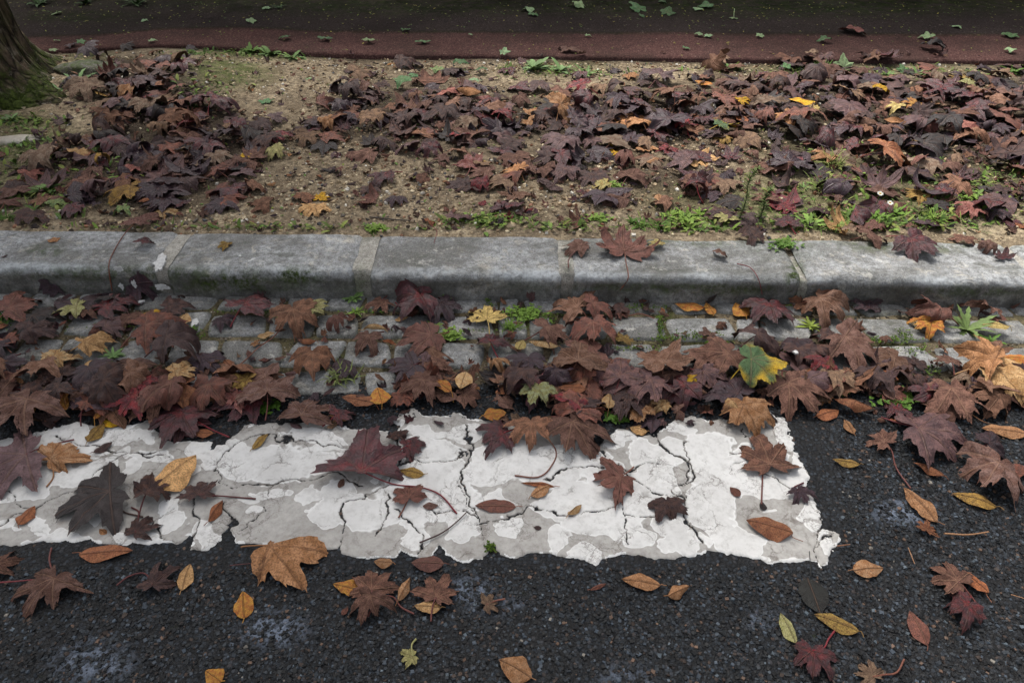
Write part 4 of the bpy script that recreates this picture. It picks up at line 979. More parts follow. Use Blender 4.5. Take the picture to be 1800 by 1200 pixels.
 (m_, 1640, 778, 124, 350, 'pb', 's', 'large purple-brown maple leaf on the tarmac at the right', {}),
 (o_, 1631, 827, 54, 135, 'or', 'c', 'folded orange-brown leaf under the large purple-brown leaf', dict(wide=.26)),
 (o_, 1618, 888, 80, 108, 'tn', 's', 'tall tan oval leaf standing on a pale stain', dict(wide=.26)),
 (m_, 1627, 928, 40, 60, 'or', 's', 'small brown leaf under the tall tan oval leaf', dict(stem='no')),
 (o_, 1713, 881, 72, 155, 'oc', 's', 'yellowish oval leaf at the right on the tarmac', dict(wide=.22)),
 (m_, 1742, 846, 124, 225, 'br', 'c', 'brown maple leaf with yellowish veins at the right edge', dict(stem=[(1770, 830), (1792, 822)])),
 (o_, 1495, 722, 66, 155, 'or', 'c', 'orange-brown curled oval leaf at the litter edge right of the stripe', dict(lift=.014, wide=.3)),
 (o_, 1455, 730, 48, 20, 'or', 's', 'small orange leaf left of the curled orange-brown oval leaf', dict(wide=.3)),
 (m_, 1675, 716, 112, 270, 'br', 's', 'brown maple leaf at the litter edge behind the large purple-brown one', dict(lift=.01)),
 (o_, 1764, 760, 76, 170, 'tn', 's', 'long tan oval leaf with a long pale stalk at the right', dict(wide=.22, stem=[(1735, 745), (1715, 735), (1697, 723)])),
 (m_, 1582, 732, 58, 260, 'rd', 's', 'dark red maple leaf at the litter edge left of the large purple-brown one', {}),
 (m_, 1735, 790, 66, 20, 'pu', 'c', 'dark purple curled leaf behind the large purple-brown leaf', {}),
 (m_, 1790, 832, 40, 170, 'rb', 's', 'brown leaf cut by the right edge', {}),
 (o_, 1525, 1001, 56, 5, 'tn', 's', 'tan leaf alone on the tarmac right of the stripe corner', dict(wide=.34)),
 (o_, 1431, 1048, 70, 270, 'tr', 'f', 'half-rotted grey leaf skeleton with thin stem on the tarmac', dict(wide=.40, stem=[(1424, 1010), (1422, 970)])),
 (o_, 1383, 1104, 58, 100, 'yg', 's', 'grey-green mottled narrow leaf near the bottom right', dict(wide=.22)),
 (o_, 1470, 1098, 76, 155, 'oc', 's', 'yellow long oval leaf above the red-purple maple leaf', dict(wide=.22)),
 (m_, 1440, 1168, 84, 255, 'rd', 's', 'red-purple maple leaf at the bottom with stem upward', dict(stem=[(1447, 1140), (1455, 1125), (1466, 1110)])),
 (m_, 1528, 1182, 62, 120, 'gb', 's', 'pale brown crumpled maple leaf at the bottom edge', dict(stem=[(1552, 1187), (1575, 1183), (1588, 1160)])),
 (m_, 1672, 1014, 92, 125, 'br', 's', 'brown maple leaf at the right with an orange leaf on it', {}),
 (o_, 1714, 1026, 48, 120, 'or', 's', 'orange curled leaf on the stem side of the brown maple leaf', dict(wide=.28, lift=.004, stem=[(1732, 1045), (1742, 1060)])),
 (o_, 1687, 1045, 34, 90, 'oc', 'f', 'small yellow-green leaf below the brown maple leaf', dict(wide=.24, lift=.004)),
 (o_, 1612, 1104, 66, 92, 'rb', 's', 'red-brown oval leaf standing alone near the bottom right', dict(wide=.27)),
 (m_, 1690, 1078, 70, 200, 'rd', 'c', 'dark crumbled leaf remains under the brown maple leaf at the right', {}),
 # --- gutter, left
 (m_, 42, 533, 92, 60, 'rb', 's', 'red-brown maple leaf in the gutter at the left edge', dict(lift=.005)),
 (m_, 150, 527, 88, 60, 'pu', 's', 'dark purple maple leaf at the kerb foot', dict(lift=.003)),
 (m_, 213, 518, 60, 100, 'bk', 'c', 'blackish curled leaf at the kerb foot under the hanging stem', {}),
 (m_, 205, 547, 84, 40, 'rd', 's', 'dull red maple leaf in the gutter right of the pale green-tan one', dict(lift=.008)),
 (m_, 128, 549, 62, 200, 'yg', 's', 'pale green-tan maple leaf in the gutter at left', dict(lift=.008)),
 (m_, 155, 556, 42, 280, 'br', 's', 'small brown maple leaf over the pale green-tan leaf', dict(lift=.014)),
 (o_, 270, 555, 36, 10, 'ye', 's', 'yellow-orange leaf left of the round tan leaf in the gutter', dict(wide=.36, lift=.004)),
 (m_, 312, 546, 66, 20, 'bd', 's', 'dark wet leaf on a sett behind the round tan leaf', {}),
 (o_, 322, 567, 36, 85, 'lt', 's', 'round tan leaf beside a white paint speck', dict(wide=.46, lift=.006)),
 (m_, 232, 568, 44, 300, 'br', 's', 'brown folded leaf under the dull red leaf', {}),
 (m_, 282, 592, 100, 20, 'rb', 's', 'wide brown maple leaf in the gutter below the round tan leaf', dict(lift=.004)),
 (m_, 70, 592, 70, 40, 'bd', 'c', 'dark rumpled leaf in the gutter near the left edge', {}),
 (m_, 20, 600, 60, 90, 'rb', 's', 'reddish leaf at the left edge in the gutter', {}),
 (m_, 110, 634, 66, 60, 'lt', 's', 'light tan maple leaf in the gutter beside the feathery weed', dict(lift=.006)),
 (p_, 168, 610, 66, 35, 'lt', 'c', 'light tan curled leaf behind the feathery weed', dict(lift=.003)),
 (o_, 154, 646, 44, 60, 'lt', 's', 'tan-yellow pointed leaf below the feathery weed', dict(wide=.3)),
 (m_, 325, 622, 96, 10, 'bd', 'c', 'long crumpled dark leaf in the middle of the left gutter', dict(lift=.004)),
 (m_, 390, 571, 40, 280, 'pu', 's', 'small dark maple leaf on the light sett', dict(stem='no')),
 (m_, 326, 670, 74, 30, 'lt', 's', 'light tan maple leaf on top of the brown litter, left gutter', dict(lift=.03)),
 (o_, 199, 668, 38, 150, 'tn', 's', 'tan leaf lying on the litter left of the light tan maple leaf', dict(lift=.025, wide=.3)),
 (m_, 236, 712, 84, 200, 'rr', 's', 'red-middled maple leaf in the deep litter above the stripe at left', dict(lift=.03)),
 (m_, 262, 690, 50, 60, 'rr', 's', 'bright red small maple leaf behind the red-middled one', dict(lift=.03)),
 (m_, 418, 716, 64, 250, 'pk', 's', 'pinkish mottled maple leaf at the litter edge, left', dict(lift=.014)),
 (o_, 460, 703, 42, 10, 'or', 's', 'orange leaf right of the pinkish mottled leaf', dict(wide=.3, lift=.006)),
 (m_, 465, 685, 36, 100, 'rb', 's', 'small orange-red leaf above the orange leaf', dict(lift=.01)),
 (m_, 448, 528, 84, 60, 'rd', 's', 'dark red maple leaf leaning on the kerb foot', dict(lift=.004)),
 (m_, 518, 570, 96, 290, 'bm', 'c', 'big brown maple leaf in the gutter with a long red stem to lower left', dict(lift=.008, stem=[(485, 590), (455, 612), (425, 640), (396, 654)])),
 (m_, 557, 549, 56, 60, 'yg', 's', 'pale green maple leaf lying against the big brown leaf', dict(lift=.022)),
 (m_, 596, 575, 42, 270, 'rb', 'c', 'dark reddish curled leaf right of the pale green leaf', {}),
 (o_, 468, 590, 30, 20, 'lt', 's', 'small tan leaf under the stem of the big brown leaf', dict(wide=.3)),
 (o_, 540, 602, 34, 170, 'or', 'c', 'small orange curled leaf below the big brown leaf', dict(wide=.3)),
 (m_, 424, 677, 54, 180, 'oc', 's', 'mottled ochre leaf on the litter left of the bare patch', dict(lift=.015)),
 (m_, 541, 728, 88, 80, 'br', 's', 'brown maple leaf alone above the upper edge of the stripe', dict(stem='no', lift=.003)),
 (m_, 602, 736, 56, 30, 'rd', 's', 'small dark red leaf right of the lone brown one above the stripe', {}),
 # --- gutter, middle
 (m_, 668, 541, 48, 250, 'br', 's', 'small brown maple leaf on a sett left of the shiny dark red leaf', {}),
 (m_, 735, 524, 104, 200, 'rd', 'c', 'shiny dark red maple leaf by the grass tuft at the kerb foot', dict(lift=.006, stem=[(712, 545), (695, 533)])),
 (m_, 775, 550, 70, 300, 'pu', 's', 'dark purple leaf under the shiny dark red leaf', {}),
 (o_, 706, 561, 26, 25, 'lt', 's', 'tiny tan leaf on the sett edge', dict(wide=.24)),
 (o_, 661, 586, 60, 0, 'lt', 'R', 'rolled-up tan leaf lying on the brown leaf in the gutter', dict(wide=.3, lift=.008)),
 (m_, 857, 557, 76, 88, 'yl', 's', 'pale yellow maple leaf flat on the setts', {}),
 (m_, 740, 605, 88, 200, 'rb', 's', 'brown maple leaf with tan patch left of the pale yellow leaf', dict(lift=.006)),
 (m_, 645, 608, 66, 250, 'br', 's', 'brown maple leaf just under the rolled-up tan leaf', {}),
 (m_, 1002, 532, 84, 150, 'bm', 's', 'brown maple leaf leaning at the kerb foot in the middle', dict(lift=.008)),
 (m_, 1052, 541, 60, 10, 'rb', 'c', 'reddish leaf stretching right from the leaning brown one', {}),
 (m_, 1037, 590, 98, 268, 'rb', 'c', 'purple-brown umbrella-like maple leaf pointing to the viewer', dict(lift=.016)),
 (m_, 968, 596, 76, 20, 'br', 's', 'brown maple leaf left of the umbrella-like one', dict(lift=.005)),
 (m_, 1095, 553, 28, 0, 'rb', 's', 'tiny reddish maple leaf with a long curved red stem on the setts', dict(stem=[(1105, 556), (1125, 553), (1150, 561)])),
 (m_, 1085, 535, 36, 200, 'bd', 's', 'small dark leaf right of the leaning brown leaf', {}),
 (m_, 1096, 597, 36, 60, 'oc', 's', 'small ochre maple leaf on the setts', {}),
 (m_, 868, 608, 60, 90, 'rd', 'c', 'shiny dark red curled leaf below the pale yellow leaf', dict(lift=.008)),
 (m_, 1018, 642, 112, 80, 'bm', 's', 'wide brown maple leaf on top of the litter in the middle', dict(lift=.022)),
 (m_, 1163, 650, 100, 100, 'bm', 's', 'brown flat maple leaf at the right of the middle litter', dict(lift=.02, stem=[(1160, 680), (1140, 705)])),
 (o_, 816, 685, 46, 260, 'lt', 's', 'tan-yellow pointed leaf upright on the litter above the stripe', dict(wide=.36, lift=.03)),
 (m_, 948, 705, 60, 250, 'yg', 's', 'yellow-green maple leaf on the litter with stem upward', dict(lift=.03, stem=[(965, 690), (971, 674)])),
 (m_, 745, 694, 74, 250, 'br', 's', 'brown maple leaf beside the narrow orange one above the stripe', dict(lift=.02)),
 (o_, 776, 692, 52, 140, 'og', 's', 'narrow orange leaf at the right of the brown maple leaf', dict(wide=.24, lift=.03)),
 (o_, 669, 702, 44, 110, 'og', 's', 'broad orange spotted leaf at the litter edge above the stripe', dict(wide=.44, lift=.006)),
 (o_, 631, 711, 62, 165, 'or', 's', 'tan-brown oval leaf left of the broad orange spotted leaf', dict(wide=.26, lift=.004)),
 (m_, 704, 705, 44, 200, 'rb', 's', 'brown-orange leaf right of the broad orange spotted leaf', dict(lift=.006)),
 (m_, 922, 652, 76, 270, 'pu', 's', 'dark purple maple leaf in the middle of the litter', dict(lift=.018)),
 (m_, 1083, 670, 96, 80, 'pb', 's', 'wet purple-brown leaf with a yellow-brown patch', dict(lift=.018)),
 (m_, 1120, 694, 112, 230, 'pb', 's', 'large reddish-brown leaf in front of the wet patched leaf', dict(lift=.022)),
 (o_, 1068, 716, 40, 80, 'lt', 's', 'light tan leaf standing at the litter edge by the crack', dict(wide=.34, lift=.016)),
 (m_, 1160, 720, 38, 170, 'lt', 's', 'small pale tan leaf at the litter edge', dict(lift=.012)),
 (p_, 1128, 728, 66, 260, 'tn', 's', 'orange-tan maple leaf hanging to the stripe edge', dict(lift=.012)),
 (m_, 775, 650, 56, 70, 'br', 's', 'brown maple leaf on wet purple leaves, left of middle', dict(lift=.02)),
 (m_, 705, 655, 96, 200, 'pu', 'f', 'wet flat purple leaf left of the brown maple leaf', dict(lift=.008)),
 (o_, 740, 640, 32, 55, 'lt', 'c', 'small pale curled leaf standing on the wet purple leaf', dict(wide=.26, lift=.014)),
 (o_, 915, 611, 28, 70, 'yl', 'f', 'tiny yellow leaf in the gutter litter', dict(wide=.4, lift=.01)),
 (o_, 955, 614, 56, 165, 'lt', 'c', 'narrow tan curled leaf in the gutter litter', dict(wide=.2, lift=.016)),
 (o_, 1005, 697, 48, 175, 'or', 's', 'orange-brown curved leaf lying across the litter', dict(wide=.3, lift=.026)),
 (m_, 1000, 722, 70, 60, 'rr', 'c', 'bright red leaf deep in the litter edge over the stripe', dict(lift=.016)),
 (o_, 1122, 757, 32, 160, 'lt', 's', 'tan leaf fragment on the stripe under the orange-tan leaf', dict(wide=.4)),
 # --- gutter, right
 (o_, 1212, 541, 52, 168, 'og', 's', 'orange oval leaf lying right of the curved red stem', dict(wide=.24)),
 (o_, 1242, 531, 34, 100, 'og', 's', 'small upright orange leaf near the kerb', dict(wide=.32)),
 (o_, 1294, 530, 40, 100, 'og', 's', 'round orange leaf at the kerb foot', dict(wide=.42)),
 (m_, 1350, 556, 90, 265, 'rd', 's', 'dark red maple leaf with bright red middle on the setts', dict(lift=.006)),
 (m_, 1395, 520, 44, 200, 'bm', 's', 'brown leaf at the kerb foot behind the dark red one', {}),
 (m_, 1442, 537, 92, 310, 'bm', 'c', 'big brown folded maple leaf in the right gutter, red stem to the left', dict(lift=.010, stem=[(1400, 536), (1365, 537), (1330, 530)])),
 (m_, 1510, 521, 56, 90, 'pu', 's', 'dark purple leaf against the kerb', dict(stem='no')),
 (m_, 1612, 542, 70, 150, 'rb', 'r', 'rolled red-brown leaf in the right gutter', {}),
 (m_, 1625, 577, 58, 200, 'og', 's', 'orange and dark brown leaf left of the large weed', {}),
 (m_, 1722, 555, 48, 200, 'br', 'r', 'twisted brown leaf above the large weed', dict(tl=(0, .4))),
 (o_, 1746, 583, 48, 175, 'yl', 's', 'pale yellow leaf on the large weed', dict(wide=.22, lift=.02)),
 (p_, 1329, 668, 104, 350, 'gy', 's', 'green leaf with yellow rim on the litter, the only green maple leaf', dict(lift=.05)),
 (o_, 1217, 678, 36, 60, 'ye', 's', 'speckled ochre-yellow leaf on the litter', dict(wide=.4, lift=.022)),
 (m_, 1416, 628, 84, 300, 'bd', 's', 'dark brown maple leaf in the right litter', dict(lift=.015)),
 (m_, 1490, 622, 104, 320, 'br', 's', 'wide brown maple leaf reaching the clear setts at right', dict(lift=.02)),
 (m_, 1440, 655, 56, 260, 'rr', 's', 'maple leaf with bright red middle in the right litter', dict(lift=.02)),
 (m_, 1328, 612, 86, 30, 'bd', 'r', 'large dark folded leaf behind the green-and-yellow leaf', dict(lift=.01)),
 (m_, 1243, 587, 32, 60, 'br', 's', 'small brown maple leaf on a sett', dict(stem='no')),
 (m_, 1660, 640, 48, 80, 'br', 's', 'brown maple leaf at the corner of the clear setts', dict(lift=.008)),
 (m_, 1262, 640, 90, 200, 'br', 's', 'brown maple leaf under the long red stem', dict(lift=.015, stem=[(1300, 646), (1370, 652), (1420, 670), (1452, 698)])),
 (p_, 1762, 672, 110, 330, 'lt', 's', 'large light tan leaf at the right edge of the litter', dict(lift=.02)),
 (p_, 1718, 652, 84, 140, 'tn', 'c', 'tan leaf left of the large light tan one', dict(lift=.015)),
 (o_, 1780, 640, 44, 175, 'og', 's', 'orange leaf behind the large light tan leaf', dict(wide=.3, lift=.02)),
 (m_, 1400, 700, 110, 300, 'br', 's', 'large brown maple leaf below the bright red middled one', dict(lift=.015)),
 # --- kerb top
 (m_, 247, 396, 72, 100, 'rb', 's', 'red-brown maple leaf hanging over the back of the kerb, long dark stem down its face', dict(stem=[(218, 415), (200, 445), (192, 470), (198, 512)], lift=.01)),
 (m_, 256, 430, 40, 80, 'rd', 'c', 'small dark red leaf on the kerb top above the large paint splash', dict(stem='no')),
 (m_, 396, 433, 30, 160, 'oc', 's', 'small ochre and black leaf on the kerb top', {}),
 (o_, 95, 423, 22, 20, 'tn', 's', 'tiny tan leaf on the kerb top at left', dict(wide=.4)),
 (o_, 8, 451, 12, 60, 'bd', 'f', 'tiny dark scrap on the kerb top', {}),
 (m_, 1012, 437, 54, 170, 'br', 's', 'brown maple leaf on the kerb joint', dict(stem=[(1001, 455), (999, 472)])),
 (m_, 1097, 432, 98, 85, 'rb', 's', 'red-brown fan-like maple leaf on the kerb, red stem hanging down the face', dict(up=True, stem=[(1100, 462), (1104, 490), (1090, 511)])),
 (m_, 1152, 431, 32, 100, 'yl', 's', 'small pale tan maple leaf on the back of the kerb', {}),
 (m_, 1262, 449, 34, 60, 'br', 'c', 'small brown leaf alone on the kerb top', {}),
 (m_, 1316, 424, 56, 200, 'bd', 's', 'dark leaf with the weed on the kerb top', {}),
 (m_, 1492, 415, 42, 270, 'gb', 'c', 'brown leaf hanging over the kerb back at right', dict(lift=.01)),
 (m_, 1530, 428, 54, 20, 'br', 's', 'brown leaf lying on the kerb top right of the hanging one', {}),
 (m_, 1606, 440, 86, 300, 'rd', 's', 'dark red maple leaf on the right-hand kerb top', {}),
 (m_, 1690, 428, 40, 60, 'br', 's', 'small brown star-like leaf on the kerb, near its right end', {}),
 (m_, 1728, 438, 34, 200, 'br', 'c', 'brown curled leaf on the kerb near its right end', {}),
 (m_, 1763, 450, 34, 100, 'rd', 's', 'small dark red leaf on the kerb at its right end', dict(up=True)),
 # --- soil strip, easily told ones
 (m_, 280, 350, 76, 260, 'pu', 's', 'dark purple maple leaf at the front of the left litter', dict(lift=.01)),
 (m_, 222, 346, 66, 200, 'oc', 's', 'ochre maple leaf left of the dark purple one', dict(lift=.012)),
 (m_, 297, 376, 48, 30, 'lt', 's', 'light tan leaf below the dark purple one', {}),
 (m_, 390, 366, 66, 240, 'pu', 's', 'dark crumpled maple leaf on the soil at front left', {}),
 (o_, 246, 338, 28, 30, 'og', 's', 'orange-yellow tip behind the ochre maple leaf', dict(wide=.36, lift=.02)),
 (m_, 565, 347, 34, 80, 'ye', 'f', 'bright yellow star-like little leaf on the gravel', {}),
 (m_, 556, 371, 56, 250, 'lt', 's', 'light tan maple leaf on the gravel below the yellow star', {}),
 (m_, 437, 283, 30, 100, 'ye', 's', 'small yellow-orange maple leaf on the left litter', dict(lift=.02)),
 (m_, 485, 275, 46, 200, 'yg', 's', 'grey-green leaf right of the small yellow-orange one', dict(lift=.012)),
 (m_, 540, 252, 52, 260, 'gb', 's', 'pale grey-brown maple leaf at the edge of the left litter', dict(lift=.012)),
 (m_, 495, 248, 48, 20, 'rr', 'c', 'bright red leaf behind the pale grey-brown one', dict(lift=.012)),
 (m_, 390, 190, 64, 60, 'rd', 'c', 'dark red curled maple leaf beside the mossy mound', dict(lift=.01)),
 (m_, 486, 214, 46, 60, 'pb', 's', 'purple-pink leaf below the green leaf on bare soil', dict(lift=.01)),
 (m_, 155, 168, 66, 250, 'gb', 's', 'grey-brown maple leaf near the tree foot', dict(lift=.02)),
 (m_, 266, 203, 58, 250, 'gb', 's', 'pale brown maple leaf in the middle of the left heap', dict(lift=.04)),
 (m_, 290, 243, 44, 270, 'gb', 'R', 'upright rolled grey-brown leaf in the left heap', dict(lift=.03, tl=(0, .8))),
 (m_, 57, 310, 46, 60, 'pk', 's', 'pinkish tan maple leaf on dark soil at the left edge', {}),
 (m_, 97, 358, 38, 230, 'gn', 's', 'light green maple leaf under the left dandelion', {}),
 (m_, 218, 374, 40, 220, 'gn', 'c', 'green-grey leaf near the kerb at left', {}),
 (m_, 20, 362, 44, 100, 'rb', 's', 'reddish maple leaf at the left edge near the kerb', {}),
 (m_, 145, 330, 66, 200, 'br', 's', 'brown maple leaf right of the left dandelion', dict(lift=.01)),
 (m_, 672, 318, 64, 200, 'rd', 's', 'dark red wet maple leaf alone on the gravel', {}),
 (m_, 830, 293, 66, 100, 'pk', 's', 'pinkish tan maple leaf on the gravel, long stem', {}),
 (m_, 905, 302, 60, 120, 'tn', 's', 'tan maple leaf right of the pinkish tan one', {}),
 (m_, 1055, 327, 44, 200, 'yl', 's', 'pale yellow maple leaf in the front middle of the soil strip', {}),
 (m_, 846, 332, 44, 260, 'rr', 'c', 'bright red curled leaf under the pinkish tan leaf', {}),
 (o_, 848, 358, 20, 60, 'rr', 's', 'tiny crimson leaf below the bright red curled one', dict(wide=.4)),
 (m_, 755, 271, 46, 250, 'rd', 'c', 'small shiny dark red leaf on the gravel', {}),
 (m_, 1081, 272, 34, 100, 'ye', 's', 'yellow spotted maple leaf in the middle of the strip', dict(lift=.004)),
 (o_, 1074, 257, 22, 10, 'ye', 's', 'small yellow scrap behind the yellow spotted leaf', dict(wide=.4, lift=.01)),
 (m_, 1108, 252, 50, 80, 'pu', 's', 'dark violet maple leaf right of the yellow spotted leaf', dict(lift=.008)),
 (m_, 1158, 246, 52, 30, 'rd', 's', 'crimson-violet maple leaf right of the dark violet one', dict(lift=.008)),
 (m_, 1178, 266, 42, 20, 'rr', 's', 'orange-red leaf under the crimson-violet one', {}),
 (m_, 886, 213, 44, 60, 'rr', 's', 'crimson maple leaf in the middle of the back litter', dict(lift=.03)),
 (m_, 850, 207, 46, 100, 'pu', 's', 'violet leaf left of the crimson one', dict(lift=.025)),
 (m_, 1158, 145, 64, 60, 'pb', 's', 'grey-violet maple leaf in the back litter', dict(lift=.025)),
 (m_, 1015, 164, 54, 150, 'rr', 's', 'crimson-pink folded leaf behind the litter middle', dict(lift=.02)),
 (o_, 825, 180, 50, 160, 'tn', 'c', 'tan curled leaf on the back litter', dict(wide=.36, lift=.04)),
 (m_, 1125, 230, 50, 100, 'tn', 's', 'tan maple leaf behind the crimson-violet one', dict(lift=.02)),
 (m_, 985, 257, 80, 200, 'pb', 's', 'large pink-brown leaf in the middle of the strip', dict(lift=.01)),
 (m_, 990, 310, 66, 250, 'pb', 's', 'dull purple crumpled leaf on the gravel in the middle', {}),
 (m_, 1108, 314, 60, 60, 'br', 's', 'flat brown maple leaf right of the pale yellow maple leaf', {}),
 (m_, 1343, 192, 64, 90, 'gb', 's', 'grey-brown flat maple leaf on the right back litter', dict(lift=.04)),
 (m_, 1530, 168, 66, 100, 'gb', 's', 'large grey-brown maple leaf near the back right', dict(lift=.03)),
 (m_, 1275, 232, 50, 20, 'gy', 's', 'dull green-yellow leaf on the right litter', dict(lift=.02)),
 (m_, 1270, 250, 36, 250, 'oc', 's', 'ochre leaf just under the dull green-yellow one', {}),
 (m_, 1388, 292, 86, 60, 'pu', 's', 'big dark violet maple leaf on the right of the strip', {}),
 (m_, 1225, 340, 66, 60, 'rd', 'r', 'dark red rolled leaf behind the bright green weed', dict(lift=.005)),
 (m_, 1275, 332, 52, 260, 'gb', 's', 'pale brown maple leaf by the tall weed', {}),
 (m_, 1560, 292, 92, 20, 'or', 'c', 'big orange-red curled maple leaf at right', dict(lift=.008)),
 (m_, 1548, 343, 62, 70, 'br', 's', 'brown maple leaf behind the daisies', {}),
 (m_, 1608, 348, 52, 200, 'oc', 's', 'tan-yellow maple leaf right of the daisies', {}),
 (m_, 1695, 374, 58, 200, 'pk', 's', 'salmon-pink maple leaf near the kerb at right', dict(lift=.008)),
 (m_, 1658, 347, 62, 40, 'rd', 'c', 'dark red leaf behind the salmon-pink one', {}),
 (m_, 1383, 397, 50, 80, 'rd', 'f', 'flat crimson-violet maple leaf at the kerb back', dict(lift=.012)),
 (m_, 1378, 369, 44, 200, 'rr', 's', 'deep red leaf behind the flat crimson-violet one', {}),
 (m_, 1275, 389, 40, 100, 'yg', 's', 'yellow-green maple leaf beside the bright green weed', dict(lift=.01)),
 (o_, 1404, 198, 46, 160, 'ye', 's', 'orange-yellow leaf on the right back litter', dict(wide=.3, lift=.05)),
 (m_, 1544, 177, 28, 20, 'ye', 's', 'small bright yellow scrap on the back right litter', dict(lift=.05)),
 (m_, 1600, 199, 50, 160, 'og', 's', 'orange half leaf in the right back litter', dict(lift=.04)),
 (m_, 1305, 194, 30, 20, 'ye', 's', 'yellow-brown small leaf left of the grey-brown flat one', dict(lift=.04)),
 (m_, 1690, 158, 32, 60, 'yg', 's', 'pale yellow small maple leaf at the far right litter', dict(lift=.03)),
 (m_, 1425, 208, 24, 180, 'yl', 's', 'tiny pale leaf near the orange-yellow one', dict(lift=.05)),
 (m_, 1570, 205, 36, 120, 'yl', 's', 'pale tan maple leaf left of the orange half leaf', dict(lift=.04)),
 (m_, 1608, 262, 40, 200, 'oc', 's', 'green and yellow wet leaf in the right litter', dict(lift=.01)),
 (m_, 1690, 235, 46, 20, 'pk', 's', 'rose-coloured leaf in the right litter', dict(lift=.03)),
 (m_, 1200, 230, 50, 90, 'rr', 'c', 'reddish leaf in front of the right litter', dict(lift=.01)),
 (m_, 1360, 150, 54, 250, 'br', 's', 'brown maple leaf far back beside the upright pale ivy leaf', dict(lift=.03)),
 # --- footpath leaves
 (m_, 1497, 56, 44, 60, 'pk', 's', 'tan-pink maple leaf alone on the footpath', dict(stem='no')),
 (m_, 1645, 88, 54, 10, 'bk', 'c', 'dark wet leaf remains on the red footpath band', dict(stem='no')),
 (i_, 1480, 121, 38, 90, 'ig', 's', 'large pale green ivy leaf standing up at the footpath edge', dict(tl=(0, .9))),
 (i_, 1245, 64, 20, 200, 'ig', 's', 'pale green ivy leaf on the red band left of the tan-pink leaf', {}), (i_, 1289, 33, 18, 90, 'ig', 's', 'pale green ivy leaf with upright stalk on the dark path', dict(stem=[(1290, 24), (1291, 17)])),
 (i_, 1448, 71, 28, 90, 'iv', 's', 'dark green ivy leaf on the red band near the tan-pink leaf', {}), (i_, 1628, 66, 32, 160, 'ig', 's', 'pale green ivy leaf above the dark wet leaf remains', {}), (i_, 1683, 48, 20, 30, 'ig', 's', 'small pale ivy leaf on the dark path at right', {}),
 (i_, 1775, 63, 32, 170, 'iv', 's', 'green ivy leaf at the far right of the path', {}), (i_, 1777, 90, 22, 150, 'ig', 's', 'pale ivy leaf on the red band at the far right', {}), (i_, 1335, 64, 18, 200, 'ig', 's', 'small pale ivy leaf lying on the band edge', {}),
 (i_, 1228, 62, 18, 40, 'ig', 's', 'tiny pale ivy leaf left of the pale green one on the band', {}), (i_, 1206, 85, 16, 40, 'iv', 's', 'small ivy leaf at the front of the red band', {}),
 (i_, 1120, 17, 36, 120, 'iv', 's', 'big green ivy leaf near the hedge, left of its twin', dict(tl=(0, .4))), (i_, 1175, 24, 32, 60, 'iv', 's', 'big green ivy leaf near the hedge, right of its twin', dict(tl=(0, .4))), (i_, 1128, 29, 18, 20, 'iv', 's', 'small ivy leaf under the left big one by the hedge', {}),
 (i_, 1014, 12, 34, 160, 'ig', 's', 'pale ivy leaf by the hedge in the middle', dict(tl=(0, .3))), (i_, 925, 19, 28, 200, 'ig', 's', 'pale curled ivy leaf on the path middle', {}), (i_, 937, 27, 22, 60, 'iv', 's', 'dark ivy leaf under the pale curled one', {}),
 (i_, 1164, 5, 18, 60, 'iv', 's', 'ivy leaf against the hedge foot', {}), (i_, 1240, 12, 40, 160, 'iv', 's', 'long green ivy leaf by the hedge right of the twins', {}), (i_, 1227, 17, 22, 160, 'ig', 's', 'small pale ivy leaf under the long one', {}),
 (i_, 572, 68, 28, 90, 'iv', 's', 'green ivy leaf on the red band, left', {}), (i_, 648, 73, 24, 100, 'ig', 's', 'pale green ivy leaf right of the left green one', {}), (i_, 744, 74, 28, 90, 'iv', 's', 'dark green ivy leaf on the red band, left of middle', {}),
 (i_, 714, 54, 20, 80, 'iv', 's', 'dark ivy leaf at the band edge, left of middle', {}), (i_, 443, 38, 22, 20, 'ig', 's', 'pale ivy leaf on the dark path at left', {}), (i_, 498, 67, 24, 170, 'iv', 's', 'narrow ivy leaf on the red band at left', {}),
 (i_, 254, 37, 14, 160, 'ig', 's', 'tiny ivy leaf on the mossy path part', {}), (i_, 268, 72, 16, 30, 'ig', 's', 'little ivy leaf at the band edge near the litter', {}), (i_, 100, 72, 12, 100, 'ig', 's', 'tiny ivy leaf by the tree trunk', {}), (i_, 470, 15, 18, 90, 'ig', 's', 'ivy leaf at the hedge, upper left', {}), (i_, 100, 25, 20, 150, 'ig', 's', 'pale ivy leaf top left on the path', {}),
 (i_, 888, 94, 22, 60, 'ig', 's', 'pale ivy leaf at the front edge of the red band, middle', dict(tl=(0, .7))), (i_, 828, 62, 10, 60, 'ig', 's', 'tiny ivy leaf in the middle of the red band', {}), (i_, 1034, 63, 14, 20, 'ig', 's', 'tiny light ivy leaf right of middle on the band', {}),
 (i_, 470, 178, 30, 100, 'iv', 's', 'dark green ivy leaf alone on the bare soil', {}), (i_, 544, 139, 16, 100, 'ig', 's', 'small pale ivy leaf on bare soil near the path', {}), (i_, 707, 157, 38, 250, 'iv', 's', 'large green ivy leaf on the back litter', dict(lift=.035)),
 (i_, 728, 148, 22, 40, 'iv', 's', 'green ivy leaf just behind the large one', dict(lift=.04)), (i_, 768, 133, 32, 250, 'gn', 's', 'light green ivy leaf behind the litter', dict(lift=.03)), (i_, 810, 122, 32, 60, 'iv', 'c', 'green folded ivy leaf near the path edge', dict(lift=.03)),
